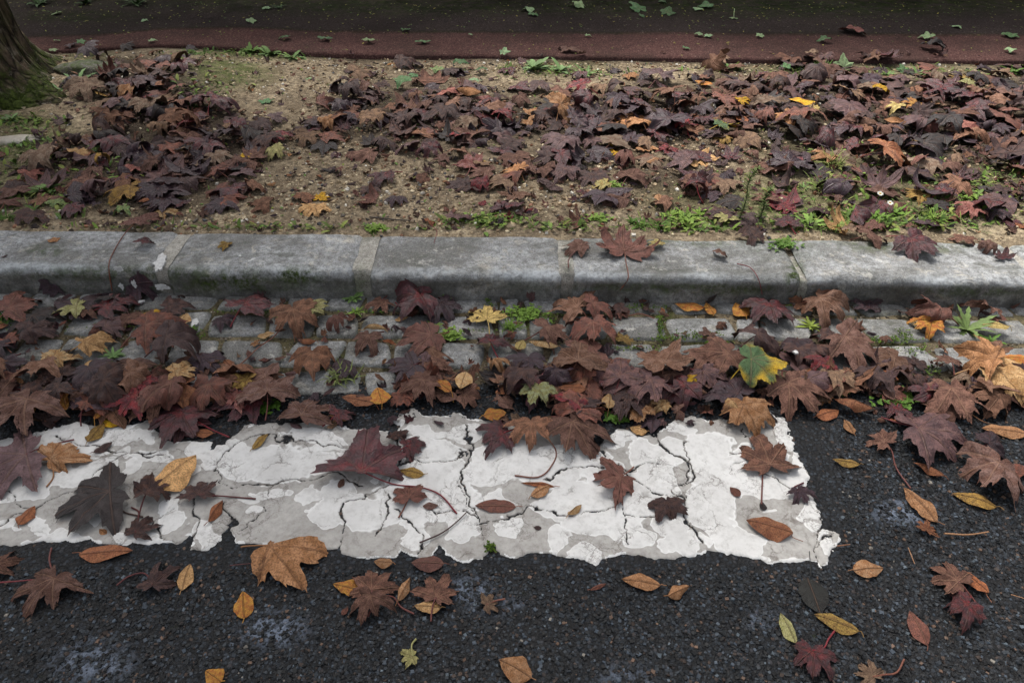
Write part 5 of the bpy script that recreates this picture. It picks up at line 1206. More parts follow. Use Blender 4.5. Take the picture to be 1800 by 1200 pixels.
 (i_, 845, 130, 24, 100, 'iv', 's', 'green ivy leaf right of the folded one', dict(lift=.02)), (i_, 836, 152, 24, 90, 'ig', 's', 'pale ivy leaf with a thin stalk on the litter', dict(lift=.03)), (i_, 1585, 125, 28, 100, 'iv', 's', 'dark ivy leaf between two weeds at back right', dict(tl=(0, .4))),
 (i_, 1500, 128, 24, 80, 'iv', 's', 'dark ivy leaf beside the large pale upright one', dict(lift=.01)), (i_, 1375, 129, 24, 160, 'iv', 's', 'dark ivy leaf on the far right litter', dict(lift=.03)), (i_, 150, 88, 24, 30, 'iv', 's', 'blue-green ivy leaf in the litter by the tree', dict(lift=.02)),
 (i_, 99, 99, 18, 90, 'ig', 's', 'pale ivy leaf in the litter by the tree', dict(lift=.03)),
]
for k, a, b, w, ang, colk, curl, lab, kw in L:
    put_leaf(k, a, b, w, ang, colk, curl, lab, **kw)
NMAPLE = sum(1 for q in L if q[0] == 'maple')

# ---------------------------------------------------------------- the litter that fills between them
# rows of density 0..9 on cells 60 px wide; each row a band of the photograph
LO = [
 (512, "110020000000000000000010000000"),
 (532, "111010000000000000000000000000"),
 (555, "111110000000000000000000000000"),
 (578, "121110000000000000000000000000"),
 (602, "211010000000000001100000111000"),
 (626, "310010000001111112221013222001"),
 (650, "553112213224545545555544444442"),
 (674, "765555432200666767777766776655"),
 (698, "998888752100677776666655665554"),
 (720, "777773200000011165544100000222"),
 (742, "420002000000000022100000000010")]
def litter_col(rr, zone, x, y):
    if zone == 'up': ks = [('br', 24), ('gb', 9), ('bd', 32), ('pb', 12), ('pu', 28), ('rd', 15), ('rb', 10), ('bm', 12), ('bk', 12), ('rr', 1.5), ('tn', 1.6), ('oc', .9), ('lt', .5), ('pk', .8)]
    else: ks = [('br', 24), ('bm', 20), ('bd', 18), ('pb', 14), ('pu', 14), ('rd', 9), ('rb', 14), ('bk', 4), ('rr', 1.5), ('tn', 3 if x < 700 else 1.5), ('or', 2.5), ('gb', 5)]
    w = np.array([q[1] for q in ks], float); return ks[rr.choice(len(ks), p=w / w.sum())][0]
spots = []
R0 = np.random.RandomState(77)
for zone, rows, cell, step in (('up', UP, 60, 26), ('lo', LO, 60, 23)):
    for (yr, s) in rows:
        s = s.ljust(30, '0')
        for c in range(-11, 41):
            dns = int(s[min(max(c, 0), 29)])
            if zone == 'up': lam = {0: .10, 1: .7, 2: 1.2, 3: 1.8, 4: 2.7, 5: 3.8, 6: 5.0, 7: 6.6, 8: 8.4, 9: 10.0}[dns] * (150 / (yr + 60)) ** .55 * 1.0
            else: lam = {0: .0, 1: .2, 2: .45, 3: .9, 4: 1.4, 5: 1.9, 6: 2.6, 7: 3.3, 8: 4.0, 9: 4.7}[dns]
            for _ in range(R0.poisson(lam)):
                spots.append((zone, c * 60 + R0.uniform(0, 60), yr + R0.uniform(-step / 2, step / 2), dns))
def near_placed(x, y):
    for (a, b, l, k) in PLACED:
        if abs(a - x) < 16 and abs(b - y) < 8: return True
    return False
WORD = {'f': 'flat', 's': 'slightly curled', 'c': 'curled', 'r': 'rolled', 'R': 'tightly rolled'}
cand = []
for (zone, x, y, dns) in spots:
    if near_placed(x, y) and R0.rand() < .8: continue
    if ((x - 440) / 135) ** 2 + ((y - 150) / 44) ** 2 < 1 and R0.rand() < .93: continue       # bare mossy patch
    if ((x - 620) / 180) ** 2 + ((y - 330) / 70) ** 2 < 1 and R0.rand() < .35: continue
    colk = litter_col(R0, zone, x, y)
    if zone == 'up':
        wm = float(np.clip(R0.normal(.118, .034), .045, .19)); curl = R0.choice(['f', 's', 'c', 'r', 'R'], p=[.20, .46, .26, .06, .02]); pile = .036 * (dns / 9) ** 1.3
    else:
        wm = float(np.clip(R0.normal(.103, .034), .04, .16)); curl = R0.choice(['f', 's', 'c', 'r'], p=[.12, .44, .32, .12]); pile = .026 * (dns / 9) ** 1.2
    lift = R0.rand() * pile; ta = R0.uniform(0, 6.28); tt = abs(R0.randn()) * (.14 if zone == 'up' else .12) * (.4 + dns / 9)
    up = R0.rand() < (.2 if curl in 'fs' else .12); ang = R0.uniform(0, 360)
    kind = 'maple'
    if R0.rand() < (.05 if zone == 'up' else .12): kind = 'oval'; colk = str(R0.choice(['or', 'tn', 'br', 'rb', 'og'])); wm *= .55
    px_w = wm * scale_at(y, .1 if zone == 'up' else 0)
    cand.append([zone, x, y, dns, colk, str(curl), lift, ta, tt, up, ang, kind, wm, px_w])
# the ones that show largest become things of their own
inframe = [q for q in cand if -20 < q[1] < 1820 and q[11] == 'maple']
# leaves near the top of the heap, and larger ones, show best
pile_of = {'up': .036, 'lo': .026}
score = lambda q: q[13] * (.45 + q[6] / pile_of[q[0]])
inframe.sort(key=score, reverse=True)
sel = set(id(q) for q in inframe[:max(0, 300 - NMAPLE)])
LM = [(60, 190, 'the tree trunk'), (400, 150, 'the mossy mound'), (565, 347, 'the bright yellow star-like leaf'), (1081, 272, 'the yellow spotted leaf'), (1480, 121, 'the upright pale ivy leaf'), (955, 115, 'the grey-green rosette'), (1545, 352, 'the daisies'), (1240, 390, 'the bright green weed'),
      (1700, 374, 'the salmon-pink leaf'), (840, 293, 'the pinkish tan leaf'), (437, 283, 'the small yellow-orange leaf'), (222, 346, 'the ochre maple leaf'), (857, 556, 'the pale yellow maple leaf'), (557, 549, 'the pale green maple leaf'), (327, 668, 'the light tan maple leaf'), (110, 634, 'the feathery weed'),
      (816, 685, 'the tan-yellow pointed leaf'), (948, 705, 'the yellow-green maple leaf'), (1329, 668, 'the green-and-yellow leaf'), (1762, 672, 'the large light tan leaf'), (1580, 600, 'the clear setts'), (1037, 590, 'the umbrella-like leaf'), (1315, 742, 'the yellow-veined tan leaf'), (236, 712, 'the red-middled leaf'),
      (97, 358, 'the light green maple leaf'), (707, 157, 'the large green ivy leaf'), (1275, 232, 'the dull green-yellow leaf'), (886, 213, 'the crimson maple leaf'), (1158, 246, 'the crimson-violet leaf'), (1404, 198, 'the orange-yellow leaf'), (1690, 158, 'the pale yellow small leaf'), (290, 243, 'the upright rolled leaf'),
      (1560, 292, 'the big orange-red leaf'), (1388, 292, 'the big dark violet leaf'), (540, 252, 'the pale grey-brown leaf'), (1217, 678, 'the speckled ochre-yellow leaf'), (1440, 655, 'the leaf with bright red middle'), (672, 318, 'the lone dark red wet leaf'), (320, 567, 'the round tan leaf'), (40, 533, 'the left red-brown gutter leaf')]
REL = ['right of', 'right behind, to the right of,', 'behind', 'behind, to the left of,', 'left of', 'in front, to the left of,', 'in front of', 'in front, to the right of,']
REL = ['right of', 'behind and right of', 'just behind', 'behind and left of', 'left of', 'in front and left of', 'just in front of', 'in front and right of']
used_lab = {}
def auto_label(q):
    zone, x, y, colk, curl = q[0], q[1], q[2], q[4], q[5]
    sizes = 'small' if q[12] < .11 else 'large' if q[12] > .165 else ''
    cands = sorted(LM, key=lambda l: math.hypot(l[0] - x, (l[1] - y) * 1.8))
    for k in range(4):
        l = cands[k]; a = math.degrees(math.atan2((l[1] - y) * 1.6, x - l[0])) % 360
        lab = ' '.join(('%s %s %s %s leaf %s %s' % (sizes, WORD[curl], PAL[colk][4], 'maple', REL[int(((a + 22.5) % 360) // 45)], l[2])).split())
        if lab not in used_lab: break
    ws = lab.split()
    if len(ws) > 16: lab = ' '.join(w for w in ws if w not in ('slightly', 'small', 'large'))
    used_lab[lab] = 1
    return lab
stuff = Acc(); outl_ = Acc(); ovn = 0
def add_stuff(acc, q):
    zone, x, y, dns, colk, curl, lift, ta, tt, up, ang, kind, wm, pw = q
    rr = np.random.RandomState(int(abs(x) * 31 + y * 57) % 99991)
    g = PG(x, y); S = wm / (1.5 if kind == 'maple' else 1.0)
    torn = -rr.uniform(1, 360) if rr.rand() < .28 else False
    V, F, A = leaf_bits(kind, S, ang, colk, curl, rr, up, True, torn, .3, (ta, tt))
    mid = (V[:, :2].max(0) + V[:, :2].min(0)) / 2
    V = against_kerb(V, g[0] - mid[0], g[1] - mid[1], g[2])
    gr = gheight(V[:, 0] - mid[0] + g[0], V[:, 1] - mid[1] + g[1]) - g[2]
    gap = np.sort(V[:, 2] - np.clip(gr, -.02, .03)); z0 = -gap[max(1, len(gap) // 12)]
    V = V + np.array([g[0] - mid[0], g[1] - mid[1], g[2] + z0 + lift])
    if isinstance(F, tuple):
        n0 = acc.n; acc.add(V, F[0], **A); acc.F3.append(F[1] + n0)
    else: acc.add(V, F, **A)
for q in cand:
    zone, x, y, dns, colk, curl, lift, ta, tt, up, ang, kind, wm, pw = q
    if id(q) in sel:
        stem = None if (R0.rand() < .45) else 'no'
        put_leaf('maple', x, y, pw, ang, colk, curl, auto_label(q), up=up, lift=lift, tl=(ta, tt), stem=stem, half=(-R0.uniform(1, 360) if R0.rand() < .2 else False), seed=int(abs(x) * 31 + y * 57) % 99991, group='maple leaves in the litter')
    elif kind == 'oval' and -10 < x < 1810:
        put_leaf('oval', x, y, pw, ang, colk, curl if curl != 'R' else 'c', auto_label(q).replace('maple leaf', 'oval leaf'), up=up, lift=lift, lo=True, wide=.3, stem='no', seed=int(abs(x) * 31 + y * 57) % 99991, group='oval leaves in the litter')
    else: add_stuff(stuff, q)
# small torn fragments and crumbs between the leaves
for _ in range(3800):
    up_ = R0.rand() < .75
    x = R0.uniform(-150, 1950); y = R0.uniform(100, 408) if up_ else R0.uniform(515, 750)
    rows = UP if up_ else LO; s = min(rows, key=lambda r: abs(r[0] - y))[1].ljust(30, '0'); d = int(s[min(max(int(x // 60), 0), 29)])
    if R0.rand() > .35 + d / 10: continue
    add_stuff(stuff, ['up', x, y, d, litter_col(R0, 'lo', x, y), 'c', R0.rand() * .02 * d / 9, R0.uniform(0, 6), .3, bool(R0.rand() < .5), R0.uniform(0, 360), 'maple' if R0.rand() < .5 else 'oval', R0.uniform(.018, .05), 10])
o = link('leaf_litter', stuff.mesh('leaf_litter', M_LEAF)); tag(o, 'deep mass of brown and purple fallen maple leaves on the soil and in the gutter', 'leaf litter', kind='stuff')

# lone stems and twigs
def twig(name, pts, r, col, label, cat='twig'):
    P3 = [np.array(stem_pt(a, b)) + [0, 0, .006] for a, b in pts]; b0 = P3[0].copy()
    v, f = tube(smooth_poly(np.array(P3) - b0, 6), r, r * .7, 6)
    o = link(name, make_mesh(name, v, f, M_STEM, True, {'Col': np.tile([*srgb(col), 1], (len(v), 1))}), loc=b0); tag(o, label, cat)
twig('leaf_stalk', [(738, 956), (775, 940), (800, 922), (820, 903)], .0022, '#4a3533', 'dark loose leaf stalk lying across the stripe beside the forked crack', 'leaf stalk')
twig('leaf_stalk', [(0, 1026), (40, 1023), (86, 1018)], .002, '#7a3136', 'red leaf stalk on the tarmac reaching in from the left edge', 'leaf stalk')
twig('leaf_stalk', [(1295, 466), (1318, 473), (1332, 492), (1339, 520)], .0017, '#7a3136', 'thin red leaf stalk hanging down the kerb face near the round orange leaf', 'leaf stalk')
twig('leaf_stalk', [(755, 397), (768, 408), (763, 430)], .0013, '#7a3136', 'short red stalk on the back of the clean kerb stone', 'leaf stalk')
twig('twig', [(1658, 940), (1700, 942), (1736, 937)], .0024, '#a57a58', 'brown straight twig on the tarmac at the right')
twig('twig', [(1470, 962), (1493, 959)], .0018, '#8a5f45', 'short brown twig at the stripe corner')
twig('twig', [(1595, 965), (1606, 993)], .0012, '#a57a58', 'thin tan straw on the tarmac near the right-hand tan leaf')
twig('twig', [(1775, 1047), (1802, 1055)], .0012, '#a57a58', 'thin straw at the right edge low down')
twig('twig', [(405, 996), (445, 992)], .001, '#6a3a3a', 'thin red straw left of the big half-torn leaf')
twig('twig', [(1690, 273), (1740, 265), (1800, 258)], .002, '#8a7a66', 'long pale twig in the litter at the right edge')
twig('twig', [(650, 384), (690, 388), (730, 391)], .003, '#4a4038', 'dark twig on the gravel behind the clean kerb stone')

# ================================================================ WEEDS
def blade_leaf(acc, base, ang, L, w, rise, droop, col, rr, lobed=0):
    n = 9; t = np.linspace(0, 1, n)
    r = L * t * math.cos(rise * .6); z = L * (math.sin(rise) * t - droop * t * t)
    hw = w * (np.sin(np.pi * (t * .9 + .06) ** .8)) ** .7
    if lobed: hw = hw * (1 - .5 * lobed * (np.arange(n) % 2))
    hw[-1] *= .1
    a = ang + rr.uniform(-.3, .3) * t; c, s = np.cos(a), np.sin(a)
    X = c * r; Y = s * r
    V = np.stack([np.stack([X - s * hw, Y + c * hw, z + .22 * hw], 1), np.stack([X, Y, z], 1), np.stack([X + s * hw, Y - c * hw, z + .22 * hw], 1)], 1).reshape(-1, 3) + base
    F = grid_faces(n, 3); C = np.array(srgb(col)) * rr.uniform(.75, 1.25) * np.array([1, 1, .72])
    acc.add(V, F, Col=C)
def weed(x, y, wpx, style, col, label, seed=None, cat='weed', group=None):
    g = PG(x, y); sc = FPX / (g[1] * CP + (H_CAM - g[2]) * SP); R = wpx / sc / 2
    rr = np.random.RandomState(seed or int(x * 3 + y)); acc = Acc(); z = np.array([0, 0, -.004])
    if style == 'rosette':
        for k in range(15): blade_leaf(acc, z, k * 2.4 + rr.uniform(-.2, .2), R * rr.uniform(.7, 1.2), R * .17, rr.uniform(.3, 1.0), rr.uniform(.1, .5), col, rr)
    elif style == 'dandelion':
        for k in range(20): blade_leaf(acc, z, k * 2.4 + rr.uniform(-.4, .4), R * rr.uniform(.45, 1.25), R * rr.uniform(.07, .15), rr.uniform(.2, .9), rr.uniform(.1, .5), col, rr, rr.uniform(.5, 1))
    elif style == 'grass':
        for k in range(60): blade_leaf(acc, np.array([rr.randn() * R * .3, rr.randn() * R * .2, -.004]), rr.uniform(0, 6.28), R * rr.uniform(.6, 1.3), R * .022 + .0007, rr.uniform(.6, 1.4), rr.uniform(.1, .8), col, rr)
    elif style == 'lying':
        for k in range(46): blade_leaf(acc, np.array([rr.randn() * R * .15, rr.randn() * R * .2, .002]), rr.uniform(-.9, .5), R * rr.uniform(1.0, 1.9), R * .035, rr.uniform(.2, .7), rr.uniform(.2, .6), col, rr)
    elif style == 'patch':
        for k in range(int(34 + wpx * .5)):
            b = np.array([rr.randn() * R * .5, rr.randn() * R * .3, rr.uniform(-.002, .008)])
            for q in range(4): blade_leaf(acc, b, q * 1.57 + rr.rand(), rr.uniform(.007, .014), .0035, rr.uniform(.1, .9), .3, col, rr)
    elif style == 'clump':
        for c in range(7):
            b = np.array([rr.uniform(-.8, .8) * R, rr.uniform(-.45, .45) * R, -.003])
            for k in range(13): blade_leaf(acc, b, k * 2.4 + rr.uniform(-.3, .3), R * rr.uniform(.25, .55), R * .055, rr.uniform(.3, 1.2), rr.uniform(.1, .6), col, rr, rr.randint(2))
    elif style == 'tall':
        Ht = wpx / sc
        pts = [(0, 0, 0), (Ht * .04, 0, Ht * .4), (Ht * .02, 0, Ht * .75), (Ht * .14, .0, Ht)]
        sp = smooth_poly(pts, 12); v, f = tube(sp, .0022, .001, 5); acc.add(v, f, Col=np.array(srgb('#55603c')))
        for q in sp[2:]:
            for k in range(5): blade_leaf(acc, q, rr.uniform(0, 6.28), rr.uniform(.012, .03), .0022, rr.uniform(.2, 1.0), .2, col, rr)
    me = acc.mesh('weed', M_WEED, True); o = link('weed', me, loc=g); tag(o, label, cat, group); return o
GA, GB, GC, GD = '#6d8a5a', '#587a35', '#7d9a4a', '#4c6638'
W = [(20, 212, 44, 'rosette', '#7a9470', 'grey-green rosette weed at the tree foot, left edge'), (140, 148, 72, 'dandelion', '#66855c', 'jagged-leaved weed right of the tree trunk'), (105, 158, 36, 'dandelion', '#66855c', 'small jagged weed touching the trunk moss'),
     (440, 92, 54, 'dandelion', GB, 'leafy weed at the path edge, leftmost of the row'), (475, 97, 50, 'rosette', GA, 'leafy weed at the path edge, middle of the row'), (515, 103, 56, 'dandelion', GA, 'leafy weed at the path edge, right end of the row'), (330, 95, 60, 'patch', GB, 'small-leaved weeds in the litter at the left path edge'),
     (940, 122, 66, 'rosette', '#7a9670', 'large grey-green rosette at the path edge'), (986, 124, 46, 'rosette', '#7a9670', 'smaller grey-green rosette right of the large one'), (1030, 132, 52, 'dandelion', GA, 'upright-leaved weed right of the two rosettes'), (890, 123, 30, 'grass', GB, 'small grassy weed left of the large rosette'),
     (1288, 122, 38, 'rosette', GA, 'grey-green weed at the right litter back'), (1448, 125, 42, 'grass', GB, 'grassy weed left of the upright pale ivy leaf'), (1562, 132, 28, 'rosette', GA, 'small weed left of the dark upright ivy leaf'), (1612, 132, 42, 'dandelion', GA, 'weed right of the dark upright ivy leaf'),
     (1720, 133, 26, 'dandelion', GB, 'thin weed at the far back right'), (1778, 128, 46, 'dandelion', GB, 'leafy weed at the back right corner'), (35, 252, 54, 'dandelion', GA, 'weed growing over the pale root'), (84, 336, 56, 'rosette', GA, 'dandelion with a yellow bud at the left edge'),
     (150, 268, 60, 'patch', GD, 'small-leaved weeds in the left litter'), (12, 385, 40, 'grass', GB, 'grass tuft behind the kerb at the left edge'), (1140, 398, 70, 'clump', GB, 'weed clump behind the kerb, left of the bright green one'), (1222, 390, 110, 'clump', '#7f9c4c', 'bright green weed clump behind the kerb'),
     (1422, 396, 76, 'dandelion', '#7b9a52', 'light green dandelion behind the kerb'), (1462, 402, 52, 'grass', '#7b9a52', 'grass tuft right of the light green dandelion'), (1540, 382, 96, 'clump', '#6f9440', 'bright green weed clump around the daisies'), (1640, 388, 52, 'grass', GC, 'grass tuft near the salmon-pink leaf'),
     (1465, 290, 66, 'grass', '#7d8650', 'thin dry grass tuft on the right of the strip'), (1455, 335, 70, 'grass', '#6f7d48', 'thin grass tuft left of the daisies'), (1700, 345, 60, 'patch', GC, 'small-leaved weeds near the salmon-pink leaf'), (1790, 300, 60, 'grass', '#6f7d48', 'grass tuft at the right edge of the strip'), (1640, 283, 50, 'patch', GB, 'small weed patch in the right litter'),
     (1414, 330, 30, 'dandelion', GA, 'small weed under the big dark violet leaf'), (1299, 388, 100, 'tall', '#6f7d50', 'tall narrow-leaved weed behind the kerb'), (1334, 388, 60, 'tall', '#66774a', 'shorter narrow-leaved weed right of the tall one'), (1072, 325, 44, 'patch', GC, 'clover-like patch in the front middle of the strip'),
     (868, 388, 90, 'patch', GC, 'small green herb patch just behind the kerb'), (662, 402, 36, 'patch', GC, 'tiny herb at the kerb joint'), (1380, 432, 46, 'patch', GB, 'creeping herb on the kerb top by the dark leaf'), (1392, 425, 42, 'clump', GC, 'green weed in the kerb joint'), (1050, 385, 40, 'patch', GC, 'herb between brown leaves behind the kerb'),
     (622, 523, 42, 'rosette', GA, 'grey-green rosette at the kerb foot'), (625, 548, 34, 'dandelion', GC, 'pale weed under the grey-green rosette'), (765, 518, 52, 'lying', '#4f7238', 'green grass tuft lying at the kerb foot'), (762, 575, 36, 'dandelion', GC, 'feathery herb between the setts'), (793, 590, 40, 'patch', GC, 'herb sprouting between setts in the middle'),
     (925, 552, 66, 'patch', '#6b8a3c', 'mossy herb patch between the setts'), (900, 576, 44, 'grass', '#6b8a3c', 'grass sprouting right of the pale yellow leaf'), (998, 556, 26, 'dandelion', GA, 'small weed behind the umbrella-like leaf'), (1425, 572, 50, 'dandelion', '#8fa050', 'yellow-green weed in the right gutter'),
     (1700, 578, 92, 'dandelion', '#6b7f55', 'large spreading weed on the right setts'), (1742, 598, 46, 'dandelion', GB, 'broad-leaved weed right of the large spreading one'), (1558, 526, 26, 'patch', GB, 'tiny moss tuft at the right kerb foot'), (200, 625, 52, 'dandelion', '#6f8f62', 'feathery weed beside the light tan leaves'),
     (335, 582, 30, 'rosette', GB, 'small bright weed below the round tan leaf'), (490, 552, 32, 'rosette', GB, 'small weed left of the big brown leaf'), (12, 560, 44, 'grass', GB, 'grass tuft in the gutter at the left edge'), (470, 716, 40, 'patch', GB, 'little herb at the litter edge above the stripe'),
     (1150, 690, 30, 'patch', GB, 'little herb in the middle litter'), (1085, 735, 36, 'patch', GB, 'herb at the litter edge near the orange-tan leaf'), (1575, 700, 74, 'patch', GB, 'green herbs at the litter edge at right'), (600, 665, 60, 'grass', '#7a8558', 'thin grass in the bare patch left of middle'), (725, 668, 40, 'patch', GB, 'herbs under the brown leaves left of middle'),
     (1372, 615, 34, 'patch', GC, 'herb in the right litter'), (340, 190, 40, 'grass', GB, 'grass at the foot of the mossy mound'), (240, 8, 54, 'dandelion', '#46603f', 'dark weed at the hedge foot, upper left'), (70, 8, 54, 'dandelion', '#46603f', 'dark weed at the hedge foot in the left corner'), (150, 6, 46, 'dandelion', '#46603f', 'dark weed at the hedge foot, second from the left'), (490, 14, 30, 'dandelion', '#46603f', 'dark weed at the hedge foot, left of middle')]
for a in W: weed(*a)
# low green ground cover nobody could count
acc = Acc(); r6 = np.random.RandomState(21)
for (cx, cy, rx, ry, n) in [(1240, 395, 130, 14, 420), (1440, 390, 120, 20, 380), (1560, 385, 90, 22, 420), (1680, 380, 110, 28, 320), (1480, 330, 100, 30, 260), (1720, 320, 90, 30, 260), (1450, 275, 60, 20, 160), (60, 270, 60, 30, 300), (70, 350, 70, 30, 260), (200, 300, 120, 50, 200),
                            (420, 95, 110, 8, 300), (360, 160, 50, 20, 160), (860, 388, 60, 8, 200), (1000, 130, 120, 8, 160), (1480, 126, 300, 6, 320), (40, 215, 60, 12, 180), (560, 400, 300, 4, 120), (990, 400, 120, 8, 120), (380, 402, 300, 4, 100)]:
    for _ in range(n):
        x = cx + r6.randn() * rx * .6; y = cy + r6.randn() * ry * .6
        if y > 409: continue
        g = np.array(PG(x, y)); L_ = r6.uniform(.010, .042)
        blade_leaf(acc, g, r6.uniform(0, 6.28), L_, L_ * (.05 if r6.rand() < .6 else .2), r6.uniform(.2, 1.4), r6.uniform(.1, .7), r6.choice(['#5f7a3a', '#77914a', '#6a7a48', '#4f6a34', '#8a9455']), r6)
tag(link('ground_cover', acc.mesh('ground_cover', M_WEED)), 'fine grass blades and tiny weeds sprouting through the leaves on the soil', 'grass', kind='stuff')
# daisies
def daisy(hx, hy, fx, fy, label):
    g = np.array(PG(fx, fy)); sc = FPX / (g[1] * CP + (H_CAM - g[2]) * SP); hz = (fy - hy) / sc / CP
    root = empty('daisy', g); tag(root, label, 'flower', 'daisies')
    top = np.array([(hx - fx) / sc, 0, hz]); v, f = tube(smooth_poly([(0, 0, 0), top * .5 + [.004, 0, 0], top], 6), .0012, .0009, 5)
    link('stem', make_mesh('stem', v, f, M_WEED, True, {'Col': np.tile([*srgb('#5e7a3a'), 1], (len(v), 1))}), root)
    rr = np.random.RandomState(3); acc = Acc()
    for k in range(18): blade_leaf(acc, np.array([0, 0, 0]), k * .349, .0125, .0019, .25, .1, '#e8e8ff', rr)
    V0 = np.concatenate(acc.V); V1 = tilt(V0, 0, .35) + top
    acc.V = [V1]; link('petals', acc.mesh('petals', M_WEED), root)
    t, p = np.meshgrid(np.linspace(0, 1.4, 6), np.linspace(0, 6.283, 12), indexing='ij'); r = .0042
    V = np.stack([r * np.sin(t) * np.cos(p), r * np.sin(t) * np.sin(p), r * np.cos(t) * .7], -1).reshape(-1, 3)
    link('flower_disc', make_mesh('flower_disc', tilt(V, 0, .35) + top, grid_faces(6, 12), M_WEED, True, {'Col': np.tile([*srgb('#d2a81c'), 1], (len(V), 1))}), root)
daisy(1536, 345, 1532, 372, 'white daisy with yellow centre above the bright green clump, the left one')
daisy(1556, 360, 1554, 380, 'white daisy with yellow centre, lower and to the right of the other')
# green crumbs on the path and moss tufts
acc = Acc(); r5 = np.random.RandomState(8)
for _ in range(900):
    x = r5.uniform(0, 1800); y = abs(r5.normal(0, 26)) + 4 if r5.rand() < .75 else r5.uniform(20, 104)
    if y > 106: continue
    g = np.array(PG(x, y)); blade_leaf(acc, g + [0, 0, .001], r5.uniform(0, 6.28), r5.uniform(.006, .022), r5.uniform(.002, .005), r5.uniform(0, .4), .1, r5.choice(['#8a8f4a', '#7d8a3c', '#5f7a40', '#a39a50']), r5)
for _ in range(500):
    x = r5.uniform(0, 1800); y = r5.uniform(110, 400); g = np.array(PG(x, y)); blade_leaf(acc, g + [0, 0, .001], r5.uniform(0, 6.28), r5.uniform(.006, .02), r5.uniform(.002, .006), r5.uniform(.1, .8), .1, r5.choice(['#7d8a3c', '#5f7a40', '#6d8a4a']), r5)
tag(link('plant_crumbs', acc.mesh('plant_crumbs', M_WEED)), 'tiny yellow-green petals and leaf crumbs scattered on the footpath and soil', 'plant debris', kind='stuff')
acc = Acc()
def moss_at(x, y, n, rx, ry, face=False):
    for _ in range(n):
        X = x + r5.randn() * rx; Yp = y + r5.randn() * ry; g = np.array(PG(X, Yp))
        for q in range(3): blade_leaf(acc, g, r5.uniform(0, 6.28), r5.uniform(.003, .008), .0016, r5.uniform(.5, 1.4), .1, r5.choice(['#55702c', '#42591f', '#6c8436']), r5)
for (x, y, n, rx, ry) in [(930, 556, 160, 26, 5), (1160, 575, 90, 3, 14), (1178, 595, 60, 20, 2), (1225, 588, 90, 26, 3), (1265, 602, 60, 16, 2), (1250, 620, 60, 20, 3), (1560, 598, 110, 26, 3), (1590, 590, 50, 8, 6), (1605, 615, 50, 20, 5), (1635, 650, 40, 10, 4), (1120, 612, 60, 25, 2), (650, 548, 50, 25, 2), (800, 583, 70, 40, 2), (60, 575, 60, 30, 4), (655, 410, 30, 5, 3), (1130, 540, 50, 20, 3), (860, 530, 40, 5, 8), (430, 548, 50, 40, 2), (345, 590, 40, 10, 8), (1480, 600, 40, 30, 4), (1398, 500, 40, 5, 10), (210, 575, 50, 25, 2), (862, 963, 40, 5, 5), (1470, 690, 30, 20, 3)]:
    moss_at(x, y, n, rx, ry)
tag(link('moss', acc.mesh('moss', M_WEED)), 'green moss cushions growing in the joints between the gutter setts', 'moss', kind='stuff')

# ---------------------------------------------------------------- paint splashes, root, rock, pebble
def splash(x, y, w, h, label, z=None, ang=0, face=False):
    rr = np.random.RandomState(int(x + y)); n = 40; a = np.linspace(0, 2 * np.pi, n, endpoint=False)
    r = 1 + .35 * vnoise(np.cos(a) * 2 + x, np.sin(a) * 2, s=3) + .25 * vnoise(np.cos(a) * 5 + x, np.sin(a) * 5, s=4)
    zz = ZK + .004 if z is None else z
    if face:
        g = np.array(P(x, y, 0)); X0 = x
        # point on the kerb face plane
        u = (x - 900) / FPX; t = (y - 600) / FPX; dy = CP - t * SP; dz = -SP - t * CP
        Xa = 0.0
        for _ in range(4): s = (float(kf(Xa)) - .006) / dy; Xa = u * s
        c = np.array([Xa, float(kf(Xa)) - .006, H_CAM + dz * s]); sc = FPX / s
        V = np.array([[c[0] + math.cos(q) * w / 2 / sc * rq, c[1] - .0, c[2] + math.sin(q) * h / 2 / sc / .8 * rq] for q, rq in zip(a, r)]) 
        V2 = V + [0, -.0025, 0]
    else:
        c = np.array(P(x, y, zz)); sc = FPX / (c[1] * CP + (H_CAM - c[2]) * SP)
        ca, sa = math.cos(math.radians(ang)), math.sin(math.radians(ang))
        V = np.array([[c[0] + (ca * math.cos(q) * w - sa * math.sin(q) * h / .62) / 2 / sc * rq, c[1] + (sa * math.cos(q) * w + ca * math.sin(q) * h / .62) / 2 / sc * rq, zz - .004] for q, rq in zip(a, r)])
        V2 = V + [0, 0, .0055]
    Vc = np.vstack([V, V2, V2.mean(0)[None]]) - c
    i = np.arange(n); j = (i + 1) % n
    F4 = np.stack([i, j, j + n, i + n], 1); F3 = np.stack([i + n, j + n, np.full(n, 2 * n)], 1)
    o = link('paint_splash', make_mesh('paint_splash', Vc, [F4, F3], M_SPLASH, False), loc=c); tag(o, label, 'paint splash', 'white paint splashes on the kerb')
splash(281, 461, 18, 32, 'largest white paint splash, over the front edge of the kerb top', ang=16)
splash(208, 472, 17, 9, 'small ragged white splash on the front edge of the kerb', face=True)
splash(443, 457, 14, 3, 'short slanting white paint dash on the kerb top', ang=50)
splash(422, 450, 5, 3, 'tiny white paint dot left of the slanting dash')
splash(285, 504, 22, 11, 'white paint smear low on the kerb face', face=True)
splash(236, 499, 8, 12, 'narrow white smear on the kerb face left of the wider one', face=True)
splash(214, 503, 9, 10, 'small white smear low on the kerb face near the hanging stem', face=True)
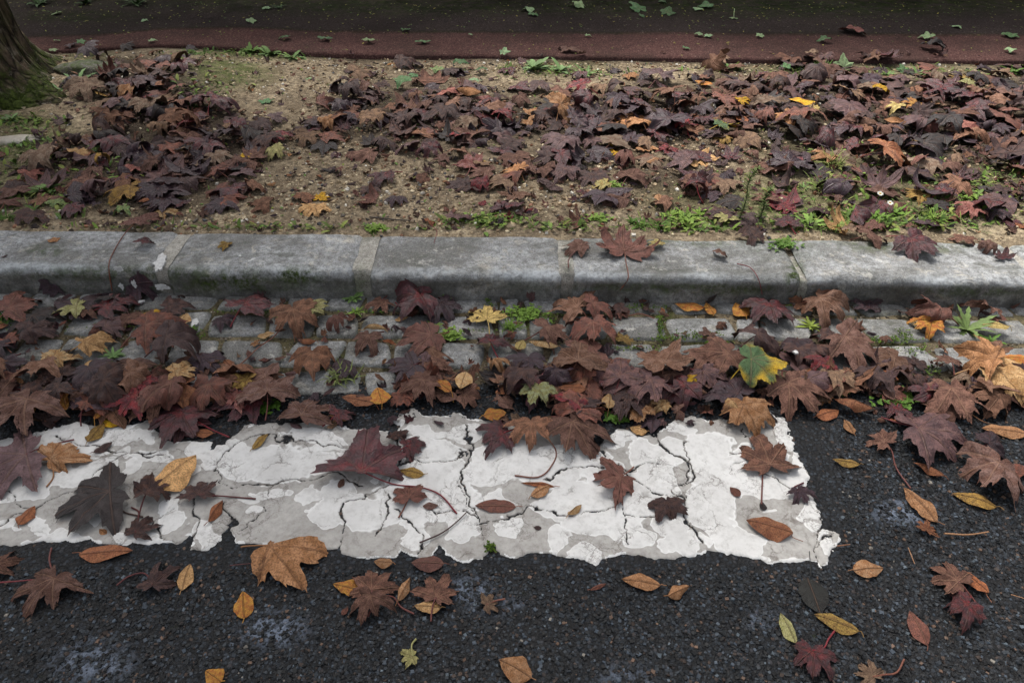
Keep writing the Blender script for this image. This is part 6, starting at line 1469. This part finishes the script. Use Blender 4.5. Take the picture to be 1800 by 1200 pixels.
splash(343, 566, 11, 12, 'white paint speck on the sett beside the round tan leaf', z=.020)
splash(243, 530, 18, 6, 'white paint splash on the sett at the kerb foot', z=.020)
splash(95, 512, 20, 4, 'thin white paint line at the kerb foot, left', z=.010)
splash(130, 508, 7, 4, 'white paint dot right of the thin paint line', z=.010)
splash(1399, 619, 9, 5, 'tiny white fleck on the right litter', z=.06)
def blob(name, x, y, rx, ry, rz, mat, label, cat, z=None, seed=1, attrs=('worn', 'face', 'moss'), rot=0):
    g = np.array(PG(x, y)); t, p = np.meshgrid(np.linspace(0, np.pi, 26), np.linspace(0, 2 * np.pi, 40), indexing='ij'); t = t.ravel(); p = p.ravel()
    d = np.stack([np.sin(t) * np.cos(p), np.sin(t) * np.sin(p), np.cos(t)], 1); n = 1 + .22 * fbm(d[:, 0] * 2 + seed, d[:, 1] * 2, d[:, 2] * 2, s=seed, o=4)
    V = rotz(d * n[:, None] * np.array([rx, ry, rz]), rot)
    A = {'worn': 0 * t, 'face': 0 * t, 'moss': np.clip(d[:, 2] * 1.2, 0, 1), 'low': np.ones(len(t))}
    o = link(name, make_mesh(name, V, grid_faces(26, 40), mat, True, A), loc=g); tag(o, label, cat)
M_ROOT = mat_simple('bare_root', '#a59c8c', '#cbc3b4', .8, 24)
blob('exposed_root', 18, 249, .13, .036, .022, M_ROOT, 'pale bare root lying on the soil at the left edge', 'root', seed=5, rot=.25)
blob('mossy_rock', 155, 126, .17, .10, .05, mat_stone('mossy_rock', ('#4b4640', '#5f5a50', '#6f695d', '#7d776a', '#3c3833', '#817a6c'), 1.0), 'low mossy rock in the litter right of the tree trunk', 'rock', seed=6)
blob('pebble', 897, 396, .022, .018, .012, mat_simple('pebble_stone', '#b79f7c', '#cdb898', .7, 50), 'tan pebble on the herbs just behind the kerb', 'pebble', seed=8)
blob('pebble', 1097, 517, .009, .008, .006, mat_simple('pebble_stone', '#c9c4ba', '#dedad0', .7, 50), 'small white pebble at the kerb foot under the hanging red stem', 'pebble', seed=9)
